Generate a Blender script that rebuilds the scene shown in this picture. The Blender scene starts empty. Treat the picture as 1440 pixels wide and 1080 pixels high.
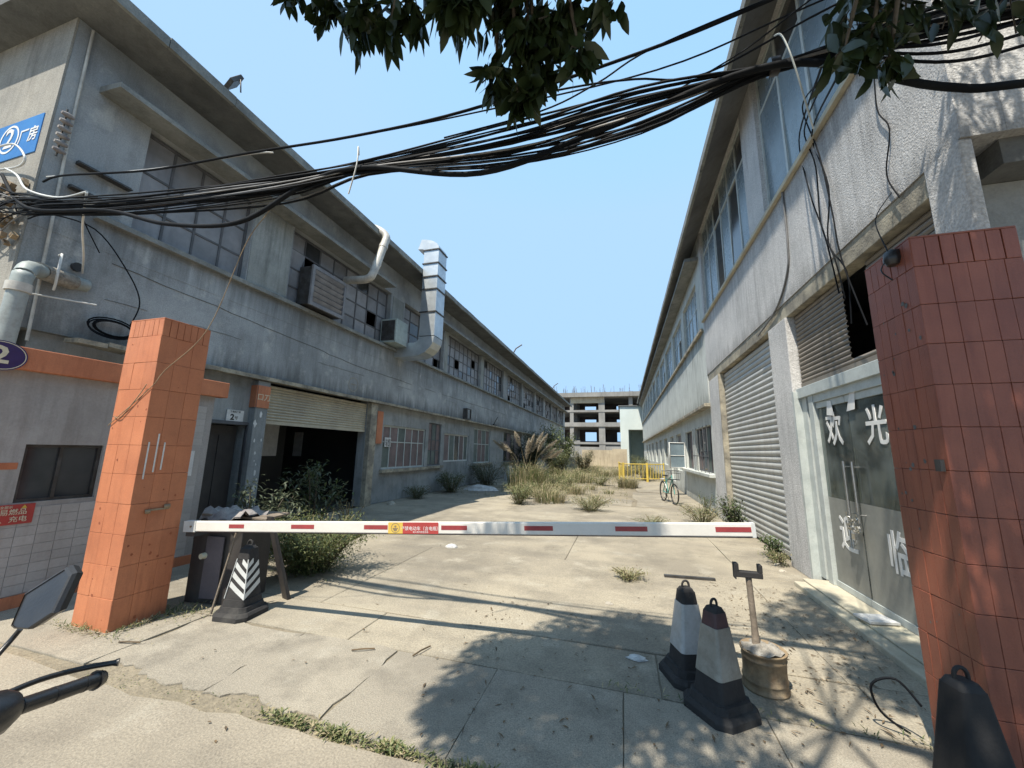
import bpy, math, random
from mathutils import Vector, Matrix
R = math.radians
rnd = random.Random(7)
scn = bpy.context.scene
col = scn.collection

# ---------------------------------------------------------------- camera, world, sun, exposure
cam = bpy.data.objects.new('camera', bpy.data.cameras.new('camera'))
col.objects.link(cam)
cam.data.sensor_width = 36.0
cam.data.lens = 536.0 / 1440.0 * 36.0
cam.data.clip_start = 0.05
cam.data.clip_end = 3000
cam.matrix_world = Matrix(((0.96069836, 0.03001225, 0.27596726, 0.0),
                           (0.27693589, -0.17205641, -0.94535872, 0.0),
                           (0.01910959, 0.98462981, -0.17360578, 1.6),
                           (0, 0, 0, 1)))
scn.camera = cam
SUN_DIR = Vector((0.20, 0.50, -1.0)).normalized()      # the way the light travels
sun_el = math.asin(-SUN_DIR.z)
w = bpy.data.worlds.new('World'); scn.world = w; w.use_nodes = True
nt = w.node_tree; nt.nodes.clear()
sky = nt.nodes.new('ShaderNodeTexSky'); sky.sky_type = 'NISHITA'; sky.sun_disc = False
sky.sun_elevation = sun_el
sky.sun_rotation = math.atan2(-SUN_DIR.x, -SUN_DIR.y)
sky.air_density = 1.35; sky.dust_density = 0.5; sky.ozone_density = 1.8; sky.altitude = 0
bg = nt.nodes.new('ShaderNodeBackground'); bg.inputs['Strength'].default_value = 0.15
wo = nt.nodes.new('ShaderNodeOutputWorld')
mn = nt.nodes.new('ShaderNodeVectorMath'); mn.operation = 'MINIMUM'; mn.inputs[1].default_value = (1.30, 1.86, 2.55)
mxs = nt.nodes.new('ShaderNodeMix'); mxs.data_type = 'RGBA'; mxs.inputs[0].default_value = 0.45; mxs.inputs[7].default_value = (0.72, 1.36, 2.20, 1)
nt.links.new(sky.outputs[0], mn.inputs[0]); nt.links.new(mn.outputs[0], mxs.inputs[6])
nt.links.new(mxs.outputs[2], bg.inputs[0]); nt.links.new(bg.outputs[0], wo.inputs[0])
sl = bpy.data.lights.new('sun', 'SUN'); sl.energy = 2.6; sl.angle = R(0.6); sl.color = (1.0, 0.925, 0.80)
so = bpy.data.objects.new('sun', sl); col.objects.link(so)
so.rotation_euler = SUN_DIR.to_track_quat('-Z', 'Y').to_euler()
scn.view_settings.view_transform = 'Standard'
scn.view_settings.look = 'None'
scn.view_settings.exposure = 1.60
scn.view_settings.gamma = 1.0
scn.cycles.max_bounces = 8
scn.cycles.diffuse_bounces = 5
scn.cycles.transparent_max_bounces = 16

# ---------------------------------------------------------------- materials
def mat(name, c1, c2=None, scale=1.2, rough=0.85, bump=0.15, bscale=60.0, streak=0.0, streakc=(0.05, 0.05, 0.05),
        spots=0.0, spotc=(0.6, 0.6, 0.58), metal=0.0, grime=0.0, grimec=(0.06, 0.055, 0.045), local=False,
        fine=0.12, lo=0.35, hi=0.65, sscale=3.0, spscale=2.3, rvar=0.0, objvar=0.0, streakv=(2.5, 2.5, 0.22), runs=(), runc=(0.06, 0.06, 0.055)):
    m = bpy.data.materials.new(name); m.use_nodes = True
    t = m.node_tree; N = t.nodes; L = t.links
    b = N['Principled BSDF']
    b.inputs['Metallic'].default_value = metal
    b.inputs['Roughness'].default_value = rough
    if local:
        g = N.new('ShaderNodeTexCoord'); vec = g.outputs['Object']
    else:
        g = N.new('ShaderNodeNewGeometry'); vec = g.outputs['Position']
    def noise(s, d=5.0, v=None, r=0.55):
        n = N.new('ShaderNodeTexNoise'); n.inputs['Scale'].default_value = s; n.inputs['Detail'].default_value = d
        n.inputs['Roughness'].default_value = r; L.new(v or vec, n.inputs['Vector']); return n.outputs['Fac']
    def ramp(f, a, c):
        r = N.new('ShaderNodeMapRange'); r.inputs['From Min'].default_value = a; r.inputs['From Max'].default_value = c
        r.clamp = True; L.new(f, r.inputs['Value']); return r.outputs['Result']
    def mix(f, a, c):
        x = N.new('ShaderNodeMix'); x.data_type = 'RGBA'
        if isinstance(f, float): x.inputs[0].default_value = f
        else: L.new(f, x.inputs[0])
        for i, v in ((6, a), (7, c)):
            if isinstance(v, tuple): x.inputs[i].default_value = (*v[:3], 1)
            else: L.new(v, x.inputs[i])
        return x.outputs[2]
    def mul(f, k):
        x = N.new('ShaderNodeMath'); x.operation = 'MULTIPLY'; L.new(f, x.inputs[0])
        if isinstance(k, float): x.inputs[1].default_value = k
        else: L.new(k, x.inputs[1])
        return x.outputs[0]
    c = mix(ramp(noise(scale), lo, hi), c1, c2 or c1)
    if spots: c = mix(mul(ramp(noise(spscale, 8, r=0.6), 0.56, 0.66), spots), c, spotc)
    if streak:
        mp = N.new('ShaderNodeMapping'); mp.inputs['Scale'].default_value = streakv; L.new(vec, mp.inputs['Vector'])
        c = mix(mul(mul(ramp(noise(sscale, 6, mp.outputs[0], 0.65), 0.47, 0.72), ramp(noise(0.55, 3), 0.35, 0.6)), streak), c, streakc)
    for z_a, z_b, k_ in runs:       # dirt runs hanging from a sill (z_a < z_b) or mould climbing from a ledge (z_a > z_b)
        sp = N.new('ShaderNodeSeparateXYZ'); L.new(vec, sp.inputs[0])
        ln_ = N.new('ShaderNodeMapping'); ln_.inputs['Scale'].default_value = (5.5, 5.5, 0.35); L.new(vec, ln_.inputs['Vector'])
        a_ = ramp(sp.outputs[2], min(z_a, z_b), max(z_a, z_b))
        if z_a > z_b:
            iv = N.new('ShaderNodeMath'); iv.operation = 'SUBTRACT'; iv.inputs[0].default_value = 1.0; L.new(a_, iv.inputs[1]); a_ = iv.outputs[0]
            lim = N.new('ShaderNodeMath'); lim.operation = 'GREATER_THAN'; lim.inputs[1].default_value = z_b - 0.02
        else:
            lim = N.new('ShaderNodeMath'); lim.operation = 'LESS_THAN'; lim.inputs[1].default_value = z_b + 0.02
        L.new(sp.outputs[2], lim.inputs[0])
        sm = N.new('ShaderNodeMath'); sm.operation = 'ADD'; L.new(mul(a_, 0.42), sm.inputs[0]); L.new(noise(1.0, 7, ln_.outputs[0], 0.7), sm.inputs[1])
        c = mix(mul(mul(ramp(sm.outputs[0], 0.66, 0.92), lim.outputs[0]), k_), c, runc)
    if grime: c = mix(mul(ramp(noise(scale * 2.7, 9, r=0.7), 0.48, 0.72), grime), c, grimec)
    if fine:
        f = ramp(noise(bscale * 0.8, 3), 0.3, 0.7)
        c = mix(mul(f, fine), c, (0.02, 0.02, 0.02))
    if objvar:
        oi = N.new('ShaderNodeObjectInfo')
        c = mix(mul(oi.outputs['Random'], objvar), c, (0.03, 0.03, 0.03))
    L.new(c, b.inputs['Base Color'])
    if rvar:
        rr = N.new('ShaderNodeMapRange'); rr.inputs['To Min'].default_value = rough; rr.inputs['To Max'].default_value = min(1, rough + rvar)
        L.new(noise(scale * 4, 6), rr.inputs['Value']); L.new(rr.outputs[0], b.inputs['Roughness'])
    if bump:
        bp = N.new('ShaderNodeBump'); bp.inputs['Strength'].default_value = bump; bp.inputs['Distance'].default_value = 0.02
        L.new(noise(bscale, 4), bp.inputs['Height']); L.new(bp.outputs[0], b.inputs['Normal'])
    m['v'] = 1
    return m

def leafmat(name, c1, c2, trans=0.25, rough=0.5):
    m = bpy.data.materials.new(name); m.use_nodes = True
    t = m.node_tree; N = t.nodes; L = t.links; b = N['Principled BSDF']
    g = N.new('ShaderNodeNewGeometry'); n = N.new('ShaderNodeTexNoise'); n.inputs['Scale'].default_value = 9.0
    L.new(g.outputs['Position'], n.inputs['Vector'])
    r = N.new('ShaderNodeMapRange'); r.inputs['From Min'].default_value = 0.35; r.inputs['From Max'].default_value = 0.65
    L.new(n.outputs['Fac'], r.inputs['Value'])
    x = N.new('ShaderNodeMix'); x.data_type = 'RGBA'; x.inputs[6].default_value = (*c1, 1); x.inputs[7].default_value = (*c2, 1)
    L.new(r.outputs[0], x.inputs[0]); L.new(x.outputs[2], b.inputs['Base Color']); b.inputs['Roughness'].default_value = rough
    tr = N.new('ShaderNodeBsdfTranslucent'); L.new(x.outputs[2], tr.inputs['Color'])
    ms = N.new('ShaderNodeMixShader'); ms.inputs[0].default_value = trans
    L.new(b.outputs[0], ms.inputs[1]); L.new(tr.outputs[0], ms.inputs[2]); L.new(ms.outputs[0], N['Material Output'].inputs[0])
    return m

def glassmat(name, tint, refl_rough=0.03, opacity=0.15, dust=(0.2, 0.2, 0.2)):
    m = bpy.data.materials.new(name); m.use_nodes = True
    t = m.node_tree; N = t.nodes; L = t.links; N.remove(N['Principled BSDF'])
    tr = N.new('ShaderNodeBsdfTransparent'); tr.inputs[0].default_value = (*tint, 1)
    gl = N.new('ShaderNodeBsdfGlossy'); gl.inputs['Roughness'].default_value = refl_rough
    fr = N.new('ShaderNodeFresnel'); fr.inputs['IOR'].default_value = 1.65
    a = N.new('ShaderNodeMixShader'); L.new(fr.outputs[0], a.inputs[0]); L.new(tr.outputs[0], a.inputs[1]); L.new(gl.outputs[0], a.inputs[2])
    d = N.new('ShaderNodeBsdfDiffuse'); d.inputs[0].default_value = (*dust, 1)
    g = N.new('ShaderNodeNewGeometry'); n = N.new('ShaderNodeTexNoise'); n.inputs['Scale'].default_value = 3.0; n.inputs['Detail'].default_value = 8
    L.new(g.outputs['Position'], n.inputs['Vector'])
    r = N.new('ShaderNodeMapRange'); r.inputs['From Min'].default_value = 0.3; r.inputs['From Max'].default_value = 0.75
    r.inputs['To Min'].default_value = opacity * 0.4; r.inputs['To Max'].default_value = opacity * 1.6; L.new(n.outputs['Fac'], r.inputs['Value'])
    b = N.new('ShaderNodeMixShader'); L.new(r.outputs[0], b.inputs[0]); L.new(a.outputs[0], b.inputs[1]); L.new(d.outputs[0], b.inputs[2])
    L.new(b.outputs[0], N['Material Output'].inputs[0])
    return m

MT = {}
MT['yard'] = mat('yard concrete', (0.415, 0.365, 0.275), (0.295, 0.26, 0.20), 0.45, 0.92, 0.4, 90, lo=.42, hi=.58, spots=0.65, spotc=(0.46, 0.42, 0.335), grime=0.8, grimec=(0.175, 0.155, 0.12), fine=0.4, objvar=0.10, streak=0.55, streakc=(0.17, 0.155, 0.13), streakv=(0.35, 1.6, 1.0), sscale=1.6)
MT['paving'] = mat('pavement concrete', (0.42, 0.375, 0.295), (0.325, 0.29, 0.23), 0.9, 0.92, 0.35, 150, spots=0.6, spotc=(0.46, 0.42, 0.34), grime=0.8, grimec=(0.19, 0.17, 0.135), fine=0.5, objvar=0.10)
MT['road'] = mat('road concrete', (0.39, 0.34, 0.26), (0.28, 0.245, 0.19), 0.5, 0.92, 0.35, 90, spots=0.5, spotc=(0.45, 0.41, 0.33), grime=0.8, grimec=(0.18, 0.155, 0.12), fine=0.4, streak=0.5, streakc=(0.2, 0.18, 0.14), streakv=(0.4, 1.8, 1.0), sscale=1.8)
MT['soil'] = mat('dusty soil', (0.31, 0.265, 0.19), (0.20, 0.17, 0.12), 1.1, 0.97, 0.8, 40, grime=0.4, grimec=(0.09, 0.08, 0.045), fine=0.35)
MT['lwall'] = mat('weathered cement render', (0.41, 0.435, 0.445), (0.285, 0.305, 0.315), 0.55, 0.93, 0.3, 70, streak=0.5, streakc=(0.13, 0.13, 0.125), spots=0.6, spotc=(0.54, 0.55, 0.53), grime=0.6, grimec=(0.16, 0.17, 0.17), runs=((3.7, 4.67, .5), (3.6, 2.98, .65)), runc=(0.075, 0.08, 0.08), lo=.4, hi=.6, fine=0.25)
MT['lwall_green'] = mat('weathered green render', (0.39, 0.405, 0.385), (0.30, 0.32, 0.305), 0.9, 0.93, 0.3, 70, streak=0.6, streakc=(0.05, 0.06, 0.055), grime=0.4, grimec=(0.09, 0.10, 0.10), fine=0.25)
MT['lfront'] = mat('front cement render', (0.40, 0.38, 0.33), (0.31, 0.30, 0.27), 1.2, 0.93, 0.5, 90, streak=0.5, streakc=(0.12, 0.11, 0.10), grime=0.3, grimec=(0.16, 0.15, 0.13), fine=0.35)
MT['lower'] = mat('ground floor render', (0.35, 0.365, 0.36), (0.24, 0.255, 0.255), 0.9, 0.93, 0.3, 60, streak=0.5, spots=0.35, spotc=(0.36, 0.36, 0.34), grime=0.5, grimec=(0.08, 0.085, 0.08))
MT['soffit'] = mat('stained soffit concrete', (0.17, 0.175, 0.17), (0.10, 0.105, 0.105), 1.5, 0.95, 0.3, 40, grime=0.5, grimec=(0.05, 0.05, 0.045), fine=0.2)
MT['canopy'] = mat('canopy concrete', (0.30, 0.31, 0.29), (0.20, 0.21, 0.20), 1.7, 0.95, 0.3, 40, streak=0.4, grime=0.4, fine=0.2)
MT['ledge'] = mat('cream ledge concrete', (0.42, 0.38, 0.29), (0.24, 0.22, 0.18), 2.6, 0.92, 0.3, 50, grime=0.75, grimec=(0.07, 0.065, 0.055), lo=0.4, hi=0.6)
MT['rwall'] = mat('white roughcast render', (0.72, 0.71, 0.695), (0.58, 0.58, 0.575), 0.9, 0.95, 0.6, 60, runs=((4.5, 5.42, .5), (4.25, 3.84, .5), (6.9, 8.2, .4)), runc=(0.21, 0.205, 0.195), streak=0.6, streakc=(0.27, 0.27, 0.27), grime=0.35, grimec=(0.38, 0.37, 0.36), fine=0.4, streakv=(3.5, 3.5, 0.3))
MT['rfar'] = mat('pale green render', (0.68, 0.71, 0.67), (0.56, 0.59, 0.555), 0.8, 0.93, 0.4, 60, streak=0.55, streakc=(0.16, 0.16, 0.15), grime=0.3, grimec=(0.26, 0.25, 0.22), fine=0.3, runs=((4.2, 5.2, .8), (3.6, 3.0, .6), (0.6, 0.0, .6)), runc=(0.15, 0.15, 0.13))
MT['rsoffit'] = mat('right soffit sheet', (0.20, 0.205, 0.205), (0.13, 0.135, 0.14), 1.0, 0.9, 0.1, 30, grime=0.45, grimec=(0.08, 0.065, 0.055), fine=0.1)
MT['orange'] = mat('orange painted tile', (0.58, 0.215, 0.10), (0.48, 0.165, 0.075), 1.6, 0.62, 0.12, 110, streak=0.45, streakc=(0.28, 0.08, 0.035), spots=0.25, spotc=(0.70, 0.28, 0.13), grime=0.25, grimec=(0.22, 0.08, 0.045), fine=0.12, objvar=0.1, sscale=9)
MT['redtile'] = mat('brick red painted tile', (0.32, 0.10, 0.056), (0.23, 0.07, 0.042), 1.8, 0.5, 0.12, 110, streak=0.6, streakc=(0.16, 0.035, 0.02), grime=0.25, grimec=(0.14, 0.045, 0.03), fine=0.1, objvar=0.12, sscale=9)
MT['grout'] = mat('painted joint mortar', (0.34, 0.10, 0.045), (0.24, 0.07, 0.035), 3, 0.9, 0.2, 60)
MT['frame_old'] = mat('old window frame paint', (0.12, 0.12, 0.13), (0.08, 0.085, 0.09), 5, 0.7, 0.1, 80)
MT['frame_alu'] = mat('pale aluminium frame', (0.52, 0.56, 0.54), (0.42, 0.46, 0.45), 5, 0.45, 0.05, 80, grime=0.3, grimec=(0.25, 0.26, 0.25))
MT['pane_dusty'] = mat('dusty window pane', (0.34, 0.345, 0.36), (0.24, 0.245, 0.26), 2.2, 0.32, 0.03, 12, streak=0.5, streakc=(0.07, 0.07, 0.08), objvar=0.4, rvar=0.35)
MT['pane_dark'] = mat('dark window pane', (0.028, 0.032, 0.036), (0.05, 0.055, 0.06), 3, 0.12, 0.02, 8)
MT['pane_pale'] = mat('curtained blue pane', (0.24, 0.31, 0.35), (0.17, 0.225, 0.26), 1.3, 0.16, 0.02, 6, objvar=0.35, rvar=0.2, streak=0.4, streakc=(0.12, 0.14, 0.15))
MT['wood_red'] = mat('faded red boarding', (0.25, 0.18, 0.17), (0.16, 0.125, 0.12), 3, 0.7, 0.1, 40, streak=0.5, objvar=0.3)
MT['wood_green'] = mat('grey green boarding', (0.16, 0.20, 0.18), (0.10, 0.13, 0.12), 3, 0.6, 0.1, 40, streak=0.4, objvar=0.3)
MT['shutter_cream'] = mat('cream shutter slat', (0.50, 0.46, 0.35), (0.38, 0.345, 0.27), 1.5, 0.6, 0.05, 60, streak=0.4, streakc=(0.2, 0.17, 0.12), grime=0.3, grimec=(0.2, 0.17, 0.12))
MT['shutter_grey'] = mat('grey shutter slat', (0.50, 0.50, 0.47), (0.40, 0.405, 0.385), 0.9, 0.5, 0.05, 60, streak=0.5, streakc=(0.28, 0.24, 0.20), grime=0.3, grimec=(0.24, 0.21, 0.17), spots=0.3, spotc=(0.47, 0.50, 0.45))
MT['shutter_dark'] = mat('grimy brown shutter slat', (0.26, 0.23, 0.19), (0.17, 0.15, 0.125), 1.4, 0.6, 0.05, 60, streak=0.5, streakc=(0.08, 0.07, 0.06), grime=0.4, grimec=(0.09, 0.08, 0.07))
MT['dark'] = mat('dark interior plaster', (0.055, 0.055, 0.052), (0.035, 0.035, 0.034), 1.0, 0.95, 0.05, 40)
MT['darkfloor'] = mat('dark interior floor', (0.10, 0.095, 0.085), (0.06, 0.058, 0.052), 1.0, 0.9, 0.1, 40)
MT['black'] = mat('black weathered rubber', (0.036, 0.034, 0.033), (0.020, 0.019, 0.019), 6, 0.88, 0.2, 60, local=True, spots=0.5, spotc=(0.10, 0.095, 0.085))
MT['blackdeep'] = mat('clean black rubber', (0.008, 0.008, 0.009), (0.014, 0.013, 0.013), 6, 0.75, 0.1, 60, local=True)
MT['blackgloss'] = mat('black plastic', (0.018, 0.018, 0.02), (0.028, 0.027, 0.027), 12, 0.33, 0.05, 90)
MT['cable'] = mat('black cable sheath', (0.004, 0.005, 0.007), (0.008, 0.010, 0.013), 6, 0.75, 0.05, 90, fine=0)
for _m in (MT['cable'],): _m.node_tree.nodes['Principled BSDF'].inputs['Specular IOR Level'].default_value = 0.15
MT['cable_grey'] = mat('grey cable sheath', (0.20, 0.20, 0.20), (0.11, 0.11, 0.11), 6, 0.6, 0.05, 90, fine=0)
MT['white'] = mat('white sleeve', (0.66, 0.67, 0.65), (0.52, 0.53, 0.51), 4, 0.55, 0.05, 60)
MT['dirtywhite'] = mat('grimy reflective sleeve', (0.36, 0.345, 0.295), (0.24, 0.225, 0.185), 5, 0.42, 0.15, 60, local=True, streak=0.7, streakc=(0.13, 0.12, 0.10), grime=0.6, grimec=(0.17, 0.15, 0.12), spots=0.4, spotc=(0.55, 0.55, 0.5))
MT['palesleeve'] = mat('dusty pale sleeve', (0.50, 0.51, 0.50), (0.40, 0.41, 0.40), 5, 0.42, 0.12, 60, local=True, streak=0.6, streakc=(0.24, 0.23, 0.20), grime=0.5, grimec=(0.26, 0.25, 0.22))
MT['coneband'] = mat('faded maroon band', (0.085, 0.040, 0.042), (0.05, 0.030, 0.032), 8, 0.6, 0.1, 60, local=True)
MT['armwhite'] = mat('white arm paint', (0.74, 0.71, 0.65), (0.64, 0.61, 0.55), 1.8, 0.4, 0.04, 80, grime=0.15, grimec=(0.42, 0.40, 0.36), fine=0.04)
MT['armred'] = mat('red reflective tape', (0.36, 0.055, 0.055), (0.28, 0.04, 0.045), 8, 0.35, 0.03, 80)
MT['signred'] = mat('red sign sheet', (0.46, 0.06, 0.05), (0.38, 0.05, 0.045), 6, 0.45, 0.03, 80)
MT['signyellow'] = mat('yellow sign print', (0.72, 0.50, 0.10), (0.66, 0.44, 0.08), 6, 0.45, 0.02, 80)
MT['print_white'] = mat('white lettering', (0.78, 0.78, 0.76), (0.68, 0.68, 0.66), 6, 0.5, 0.02, 80)
MT['print_black'] = mat('black lettering', (0.02, 0.02, 0.02), (0.03, 0.03, 0.03), 6, 0.5, 0.02, 80)
MT['signblue'] = mat('blue sign sheet', (0.025, 0.15, 0.42), (0.035, 0.20, 0.50), 2, 0.4, 0.02, 80)
MT['navy'] = mat('navy enamel', (0.02, 0.02, 0.10), (0.03, 0.03, 0.13), 4, 0.3, 0.02, 80)
MT['cream'] = mat('cream enamel', (0.66, 0.62, 0.46), (0.60, 0.56, 0.40), 4, 0.4, 0.02, 80)
MT['paper'] = mat('white paper', (0.72, 0.72, 0.70), (0.60, 0.60, 0.58), 8, 0.8, 0.05, 60)
MT['boothupper'] = mat('booth grey plaster', (0.40, 0.38, 0.36), (0.32, 0.305, 0.29), 1.4, 0.9, 0.2, 60, streak=0.5, streakc=(0.14, 0.12, 0.10), grime=0.3, grimec=(0.2, 0.18, 0.16))
MT['metal'] = mat('galvanised duct sheet', (0.62, 0.66, 0.68), (0.48, 0.52, 0.55), 2.4, 0.30, 0.06, 9, metal=0.75, rvar=0.25, objvar=0.12, fine=0.04)
MT['metaldark'] = mat('dark steel', (0.10, 0.10, 0.10), (0.06, 0.055, 0.05), 8, 0.5, 0.1, 60, metal=0.5)
MT['chrome'] = mat('worn steel handle', (0.66, 0.66, 0.64), (0.5, 0.5, 0.48), 8, 0.25, 0.02, 60, metal=0.9)
MT['pvc'] = mat('old white pipe', (0.60, 0.58, 0.52), (0.42, 0.40, 0.36), 3, 0.5, 0.1, 40, grime=0.5, grimec=(0.2, 0.19, 0.17), streak=0.4)
MT['greypipe'] = mat('grey drain pipe', (0.36, 0.40, 0.38), (0.28, 0.31, 0.30), 3, 0.5, 0.1, 40, grime=0.5, grimec=(0.14, 0.13, 0.12))
MT['louvre'] = mat('grey louvre plastic', (0.24, 0.24, 0.25), (0.17, 0.17, 0.18), 4, 0.55, 0.05, 40)
MT['boxgreen'] = mat('pale green sheet metal', (0.45, 0.52, 0.49), (0.34, 0.40, 0.38), 3, 0.4, 0.05, 40, grime=0.3)
MT['whiteclad'] = mat('white metal cladding', (0.62, 0.68, 0.66), (0.56, 0.62, 0.60), 0.6, 0.6, 0.05, 10, fine=0.03)
MT['greenclad'] = mat('green grey cladding', (0.26, 0.33, 0.30), (0.20, 0.26, 0.24), 0.6, 0.7, 0.05, 10, fine=0.03)
MT['bareconc'] = mat('bare frame concrete', (0.32, 0.31, 0.29), (0.22, 0.215, 0.205), 0.35, 0.95, 0.1, 8, streak=0.5, streakc=(0.12, 0.11, 0.10), fine=0.15, sscale=1.2)
MT['infill'] = mat('brick infill', (0.16, 0.12, 0.105), (0.10, 0.08, 0.075), 0.6, 0.95, 0.1, 8)
MT['creamwall'] = mat('cream boundary wall', (0.52, 0.45, 0.33), (0.40, 0.34, 0.25), 0.8, 0.93, 0.2, 20, streak=0.6, streakc=(0.2, 0.16, 0.11))
MT['yellow'] = mat('yellow railing paint', (0.66, 0.50, 0.09), (0.55, 0.41, 0.09), 4, 0.5, 0.05, 60)
MT['rust'] = mat('rusty tin', (0.33, 0.25, 0.15), (0.22, 0.15, 0.085), 7, 0.65, 0.3, 50, local=True, streak=0.6, streakc=(0.14, 0.09, 0.055), spots=0.5, spotc=(0.50, 0.43, 0.30), grime=0.5, grimec=(0.13, 0.09, 0.06))
MT['cement'] = mat('rough cement fill', (0.36, 0.34, 0.30), (0.22, 0.20, 0.17), 14, 0.95, 1.0, 30, local=True, grime=0.5)
MT['step'] = mat('pale threshold stone', (0.56, 0.52, 0.39), (0.44, 0.40, 0.31), 1.8, 0.85, 0.2, 60, grime=0.45, grimec=(0.22, 0.19, 0.14))
MT['cabinet'] = mat('grimy dark cabinet paint', (0.055, 0.050, 0.045), (0.035, 0.030, 0.030), 3, 0.6, 0.15, 50, streak=0.4, streakc=(0.09, 0.08, 0.07))
MT['cabpanel'] = mat('mauve grey panel', (0.13, 0.115, 0.125), (0.10, 0.09, 0.10), 3, 0.6, 0.1, 50)
MT['oldwood'] = mat('old timber', (0.26, 0.21, 0.16), (0.15, 0.12, 0.09), 5, 0.85, 0.3, 50, local=True, streak=0.4)
MT['cloth'] = mat('grey rag', (0.33, 0.31, 0.29), (0.19, 0.17, 0.17), 9, 0.95, 0.4, 70)
MT['bag'] = mat('pale plastic bag', (0.62, 0.62, 0.60), (0.42, 0.42, 0.42), 12, 0.5, 0.3, 50)
MT['stone'] = mat('pale stone', (0.50, 0.46, 0.38), (0.34, 0.31, 0.26), 12, 0.9, 0.4, 50)
MT['bike_teal'] = mat('teal bicycle paint', (0.10, 0.34, 0.30), (0.08, 0.28, 0.25), 10, 0.4, 0.02, 60)
MT['mirrorglass'] = mat('mirror glass', (0.30, 0.33, 0.33), (0.20, 0.23, 0.23), 8, 0.10, 0.02, 20, metal=1.0, rvar=0.15, fine=0)
MT['leaf_dark'] = leafmat('dark glossy leaf', (0.030, 0.048, 0.016), (0.020, 0.034, 0.012), 0.10, 0.42)
MT['leaf_green'] = leafmat('weed leaf', (0.10, 0.135, 0.045), (0.055, 0.085, 0.028), 0.3)
MT['leaf_grey'] = leafmat('dull shrub leaf', (0.11, 0.13, 0.075), (0.065, 0.08, 0.05), 0.25)
MT['leaf_olive'] = leafmat('olive weed leaf', (0.25, 0.26, 0.11), (0.15, 0.165, 0.065), 0.3)
MT['grass_dry'] = leafmat('dry grass blade', (0.42, 0.36, 0.22), (0.31, 0.27, 0.16), 0.3, 0.7)
MT['grass_green'] = leafmat('green grass blade', (0.15, 0.18, 0.06), (0.09, 0.12, 0.035), 0.3, 0.6)
MT['plume'] = leafmat('silvery plume', (0.62, 0.56, 0.46), (0.50, 0.45, 0.36), 0.35, 0.9)
MT['deadleaf'] = leafmat('dead leaf', (0.17, 0.115, 0.06), (0.09, 0.065, 0.04), 0.1, 0.8)
MT['bark'] = mat('grey bark', (0.13, 0.11, 0.085), (0.075, 0.065, 0.05), 8, 0.95, 0.6, 30)
MT['stem'] = mat('weed stem', (0.20, 0.17, 0.10), (0.13, 0.11, 0.06), 8, 0.9, 0.1, 30)
MT['glass'] = glassmat('door glass', (0.62, 0.72, 0.68), 0.03, 0.26, (0.34, 0.38, 0.36))
MT['film'] = mat('frosted film', (0.27, 0.275, 0.25), (0.19, 0.195, 0.18), 1.2, 0.3, 0.02, 20, rvar=0.3)
MT['lens'] = mat('lamp lens', (0.36, 0.35, 0.32), (0.26, 0.25, 0.22), 10, 0.2, 0.05, 60)

# ---------------------------------------------------------------- mesh helpers
class MB:
    def __init__(s): s.v = []; s.f = []; s.m = []; s.s = []
    def add(s, vs, fs, m=0, sm=False):
        o = len(s.v); s.v += [tuple(v) for v in vs]
        for f in fs: s.f.append(tuple(i + o for i in f)); s.m.append(m); s.s.append(sm)
        return s
    def box(s, x0, x1, y0, y1, z0, z1, m=0):
        v = [(x, y, z) for x in (x0, x1) for y in (y0, y1) for z in (z0, z1)]
        return s.add(v, [(0, 1, 3, 2), (4, 6, 7, 5), (0, 4, 5, 1), (2, 3, 7, 6), (0, 2, 6, 4), (1, 5, 7, 3)], m)
    def obox(s, c, size, rot, m=0):                    # a box turned by a rotation matrix
        c = Vector(c); v = [c + rot @ Vector((x * size[0] / 2, y * size[1] / 2, z * size[2] / 2)) for x in (-1, 1) for y in (-1, 1) for z in (-1, 1)]
        return s.add(v, [(0, 1, 3, 2), (4, 6, 7, 5), (0, 4, 5, 1), (2, 3, 7, 6), (0, 2, 6, 4), (1, 5, 7, 3)], m)
    def loft(s, rings, m=0, sm=False, cap=True):
        n = len(rings[0]); vs = [p for r in rings for p in r]; fs = []
        for k in range(len(rings) - 1):
            for i in range(n):
                j = (i + 1) % n; fs.append((k * n + i, k * n + j, (k + 1) * n + j, (k + 1) * n + i))
        s.add(vs, fs, m, sm)
        if cap: s.add(rings[0], [tuple(reversed(range(n)))], m); s.add(rings[-1], [tuple(range(n))], m)
        return s
    def tube(s, pts, r, n=8, m=0, cap=True, sm=True):
        pts = [Vector(p) for p in pts]; rings = []
        prev = None
        for i, p in enumerate(pts):
            d = (pts[min(i + 1, len(pts) - 1)] - pts[max(i - 1, 0)]).normalized()
            if prev is None: a = d.orthogonal().normalized()
            else:
                a = prev - d * prev.dot(d)
                a = a.normalized() if a.length > 1e-6 else d.orthogonal().normalized()
            prev = a; b = d.cross(a); rr = r[i] if isinstance(r, (list, tuple)) else r
            rings.append([p + (a * math.cos(2 * math.pi * k / n) + b * math.sin(2 * math.pi * k / n)) * rr for k in range(n)])
        return s.loft(rings, m, sm, cap)
    def lathe(s, prof, c=(0, 0), n=24, m=0, sm=True):
        return s.loft([[(c[0] + r * math.cos(2 * math.pi * k / n), c[1] + r * math.sin(2 * math.pi * k / n), z) for k in range(n)] for r, z in prof], m, sm)
    def prism(s, poly, d, m=0):                        # poly: 3D points; d: extrusion vector
        d = Vector(d); a = [Vector(p) for p in poly]; return s.loft([a, [p + d for p in a]], m)

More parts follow.
